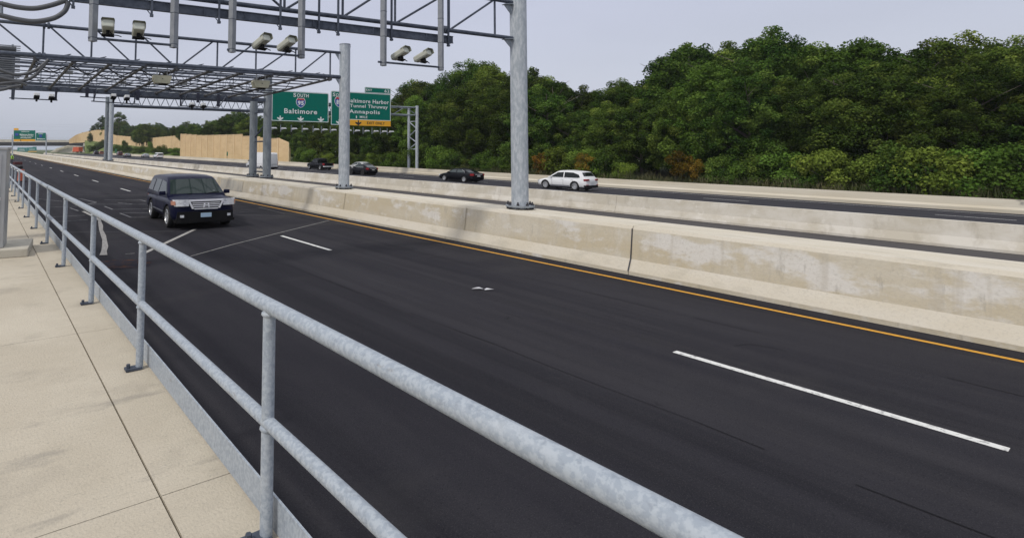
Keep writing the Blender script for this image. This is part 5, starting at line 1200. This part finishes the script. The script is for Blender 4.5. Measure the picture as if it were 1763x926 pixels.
while px < 2300:
    off = 58.5+random.uniform(-1, 1.5); s_ = s_at(px, off); P = R(off, s_, .0)
    if P.y < 4: break
    zt_ = offs(px, topy(px), off)[1]; 
    kd = [0, 3, 2, 1, 0, 2, 3, 4, 0, 3, 1, 2, 0, 1, 2][i % 15]
    hh = max(6, min(zt_*random.uniform(.72, .9), 17))
    lbm = [m_ for m_ in marks if abs(m_[0]-px) < 30 and m_[0] not in used_m]
    if lbm: used_m[lbm[0][0]] = 1; lab = front_lbl[kd]+' '+lbm[0][1]; gp = None
    elif px > 1200: lab = 'leafy green tree at the edge of the wood, right of everything on the far lanes'; gp = 'trees at the right edge of the wood'
    else: lab = 'green broadleaf tree in the front row of the wood behind the far barrier'; gp = 'front row trees of the wood'
    KINDS[kd].put('broadleaf_tree', lab, 'tree', P, hh, random.uniform(0, 6.28), gp, random.uniform(.95, 1.15))
    i += 1; px += max(26, 6.0*F/P.y*.62)
# taller rows behind shape the skyline
for row, (o0, fz) in enumerate(((64, 1.0), (71, .97), (80, .93))):
    px = 505+row*14
    while px < 2300:
        off = o0+random.uniform(-1.5, 1.5); s_ = s_at(px, off); P = R(off, s_, .3)
        if P.y < 4: break
        zt_ = offs(px, topy(px)+random.uniform(-2, 10), off)[1]*fz
        KINDS[[4, 0, 1, 2, 3][(i*2+row) % 5]].put('broadleaf_tree', ['dark green tree whose top forms the skyline of the wood', 'green tree standing deep in the wood, mostly hidden', 'green tree at the very back of the wood, mostly hidden'][row], 'tree', P, max(6, min(zt_, 24)), random.uniform(0, 6.28), ['skyline trees of the wood', 'trees deep in the wood', 'trees at the back of the wood'][row])
        i += 1; px += max(30, 7.0*F/P.y*.62)
# understory shrubs along the barrier
px = 520
while px < 2200:
    off = 54.6+random.uniform(-.3, .9); s_ = s_at(px, off); P = R(off, s_, -.1)
    if P.y < 4: break
    if not 1095 < px < 1200 and px < 1250 or px > 1250:
        SHR[i % 2].put('shrub', 'low green shrub in the undergrowth just behind the far barrier', 'shrub', P, random.uniform(1.6, 3.4), random.uniform(0, 6), 'shrubs behind the far barrier')
    i += 1; px += 3.0*F/P.y*.62
for x, hh, lb in ((930, 2.9, 'orange tinted shrub between the nearest gantry post and the white wagon'), (1008, 2.9, 'thin orange leaved sapling above the white wagon'), (1172, 3.2, 'yellow leaved shrub at the right above the far barrier'), (1193, 2.4, 'orange and yellow shrub farthest right before the dark trees')):
    off = 53.6; SHR[2].put('shrub', lb, 'shrub', R(off, s_at(x, off), -.1), hh, x, None, .8)
# trees above and behind the noise wall
vegs = [(203, 194, 244, 330, 4, 1.3, 'tall open crowned tree rising behind the far gantry posts'), (176, 200, 236, 345, 4, 1.0, 'open crowned tree left of the far gantry posts'), (165, 213, 238, 350, 0, 1.1, 'small round tree left of the far gantry posts'), (218, 214, 244, 300, 0, 1.3, 'dark tree just right of the far gantry posts'),
        (240, 214, 250, 270, 1, 1.3, 'dark green tree hanging over the noise wall, left of its pair'), (252, 212, 250, 265, 2, 1.2, 'dark green tree hanging over the noise wall, right of its pair'), (268, 219, 244, 268, 3, 1.2, 'yellow green tree behind the dip in the noise wall'), (282, 224, 242, 260, 3, 1.2, 'low bright green tree behind the noise wall'),
        (273, 211, 236, 420, 2, 1.4, 'hazy rounded tree far behind the bright green tree'), (300, 216, 240, 400, 0, 1.4, 'hazy low tree behind the utility poles'), (322, 209, 240, 330, 2, 1.3, 'broad dark tree behind the taller utility pole'), (336, 211, 240, 340, 0, 1.2, 'dark tree right of the taller utility pole'), (357, 208, 240, 300, 1, 1.4, 'dark green tree behind the twin floodlight'),
        (375, 205, 240, 290, 0, 1.3, 'dark green tree right of the twin floodlight'), (390, 195, 242, 260, 2, 1.2, 'feathery dark tree above the noise wall, left of its group'), (408, 189, 242, 250, 1, 1.3, 'tallest feathery dark tree above the noise wall'), (425, 192, 244, 235, 0, 1.2, 'dark tree just left of the paired gantry posts'), (447, 200, 246, 215, 1, 1.2, 'dark tree seen between the paired gantry posts'), (470, 198, 250, 190, 2, 1.3, 'dark tree behind the left edge of the left green sign'), (490, 200, 250, 190, 0, 1.2, 'dark tree behind the end of the noise wall'), (515, 198, 270, 160, 1, 1.4, 'dark tree behind the middle of the left green sign'),
        (133, 236, 244, 380, 0, 1.0, 'tiny round tree at the left tip of the noise wall'), (124, 238, 246, 400, 0, 1.1, 'tiny dark tree above the overpass end'), (143, 228, 238, 400, 2, 1.5, 'low hazy trees top behind the noise wall crest'), (155, 229, 246, 318, 1, 1.0, 'dark round tree in front of the noise wall crest')]
for x, yt, yb, Y, k, wide, lb in vegs:
    if x < 312: Y = Y2(x)*(1.25 if Y > 378 else (.975 if 'hanging' in lb or 'front' in lb else 1.06))
    a_, b_ = atY(x, yt, Y), atY(x, yb, Y); z0 = b_.z; hgt = a_.z-z0
    KINDS[k].put('broadleaf_tree', lb, 'tree', Vector((b_.x, b_.y, z0)), hgt, x*1.7, None, wide)
sh = [(213, 243.5, 262, 240, 'small dark conifer before the noise wall', 1, .5), (257.5, 246, 266, 200, 'slender dark conifer before the noise wall, left of the white pickup', 1, .45), (276, 251, 268, 190, 'round green bush behind the white pickup', 0, 1.3), (286, 254, 268, 190, 'green bush right of the white pickup', 0, 1.2), (303, 256, 270, 178, 'bright green bush at the foot of the tall noise wall', 1, 1.4),
      (164, 249, 263, 290, 'dark green bush left of the far gantry posts', 0, 1.8), (172, 247, 262, 285, 'dark green bush beside the far gantry posts', 0, 1.6), (205, 250, 262, 250, 'green bush right of the far gantry posts', 0, 2.0), (224, 252, 264, 240, 'low green bush on the embankment above the grey car', 0, 2.0), (238, 255, 266, 225, 'low bright bush on the embankment', 1, 2.0), (247, 252, 265, 215, 'dark bush above the silver car', 0, 1.5), (178, 241, 250, 300, 'dark ivy clump on the distant noise wall', 0, 1.2)]
for x, yt, yb, Y, lb, k, wide in sh:
    Y = (56.5 if yb > 258 else 60.5)/(.552+.834*(x-600)/950)
    a_, b_ = atY(x, yt, Y), atY(x, yb, Y); SHR[k].put('conifer' if 'conifer' in lb else 'shrub', lb, 'conifer' if 'conifer' in lb else 'shrub', b_, (a_.z-b_.z), x, None, wide)
# dry grass behind the far barrier
gb_ = MB()
for k in range(5200):
    s_ = random.uniform(-15, 60); off = random.uniform(52.7, 54.6); P = R(off, s_, -.15+random.uniform(0, .1)); h_ = random.uniform(.35, 1.0)+.45*max(0, math.sin(s_*1.7)*math.sin(s_*.61+1)); a_ = random.uniform(0, 3.14); w_ = Vector((math.cos(a_), math.sin(a_), 0))*.014; ln = Vector((random.uniform(-.2, .2), random.uniform(-.2, .2), h_*.7)); l2 = ln*1.25+Vector((random.uniform(-.3, .3), random.uniform(-.3, .3), h_*.12))
    gb_.add([P-w_, P+w_, P+ln+w_, P+ln-w_, P+l2], [(0, 1, 2, 3), (3, 2, 4)])
tag(gb_.build('roadside_grass', mat('dry_grass', (.05, .065, .02), .9, noise=(.6, (.12, .11, .05), .4, .6))), 'tall dry grass growing just behind the far barrier', 'grass', kind='stuff')

for x, yt, yb, lb in ((232, 231, 244, 'ivy clump spilling over the dip in the distant noise wall, left of its trio'), (243, 229, 247, 'ivy clump spilling over the dip in the distant noise wall, middle of its trio'), (255, 231, 243, 'ivy clump spilling over the dip in the distant noise wall, right of its trio')):
    Y = Y2(x)*.985; a_, b_ = atY(x, yt, Y), atY(x, yb, Y); SHR[0].put('ivy_clump', lb, 'ivy', b_, a_.z-b_.z, x, None, .8)
# belt of trees behind the noise walls
for i, (x, yt) in enumerate(((185, 213), (196, 208), (208, 212), (226, 218), (233, 216), (245, 213), (258, 214), (264, 218), (275, 220), (290, 219), (297, 222), (308, 219), (315, 216), (330, 214), (342, 217), (350, 218), (364, 213), (370, 208), (382, 204), (398, 200), (416, 196), (432, 198), (440, 202), (455, 204), (466, 206), (480, 210))):
    Y = Y2(x)*1.12 if x < 312 else (61+i % 3*2)/(.552+.834*(x-600)/950)
    wt = 238 if x > 300 else 236; a_, b_ = atY(x, yt+random.uniform(-1, 2), Y), atY(x, wt+8, Y)
    KINDS[[0, 2, 3, 1, 2][i % 5]].put('broadleaf_tree', 'green tree in the low belt of trees rising behind the tan noise walls', 'tree', b_, a_.z-b_.z, i*1.3, 'tree belt behind the noise walls', 1.35)
# haze: a closed box of thin air round everything
hz_m = bpy.data.materials.new('haze_air'); hz_m.use_nodes = True; t_ = hz_m.node_tree; t_.nodes.clear()
o_ = N(t_, 'ShaderNodeOutputMaterial'); v_ = N(t_, 'ShaderNodeVolumePrincipled'); v_.inputs['Color'].default_value = (.86, .89, .95, 1); v_.inputs['Density'].default_value = .0002; v_.inputs['Anisotropy'].default_value = .2
t_.links.new(v_.outputs[0], o_.inputs['Volume'])
tag(MB().box((0, 745, 18), (3100, 1700, 41.4)).build('haze', hz_m), kind='stuff')
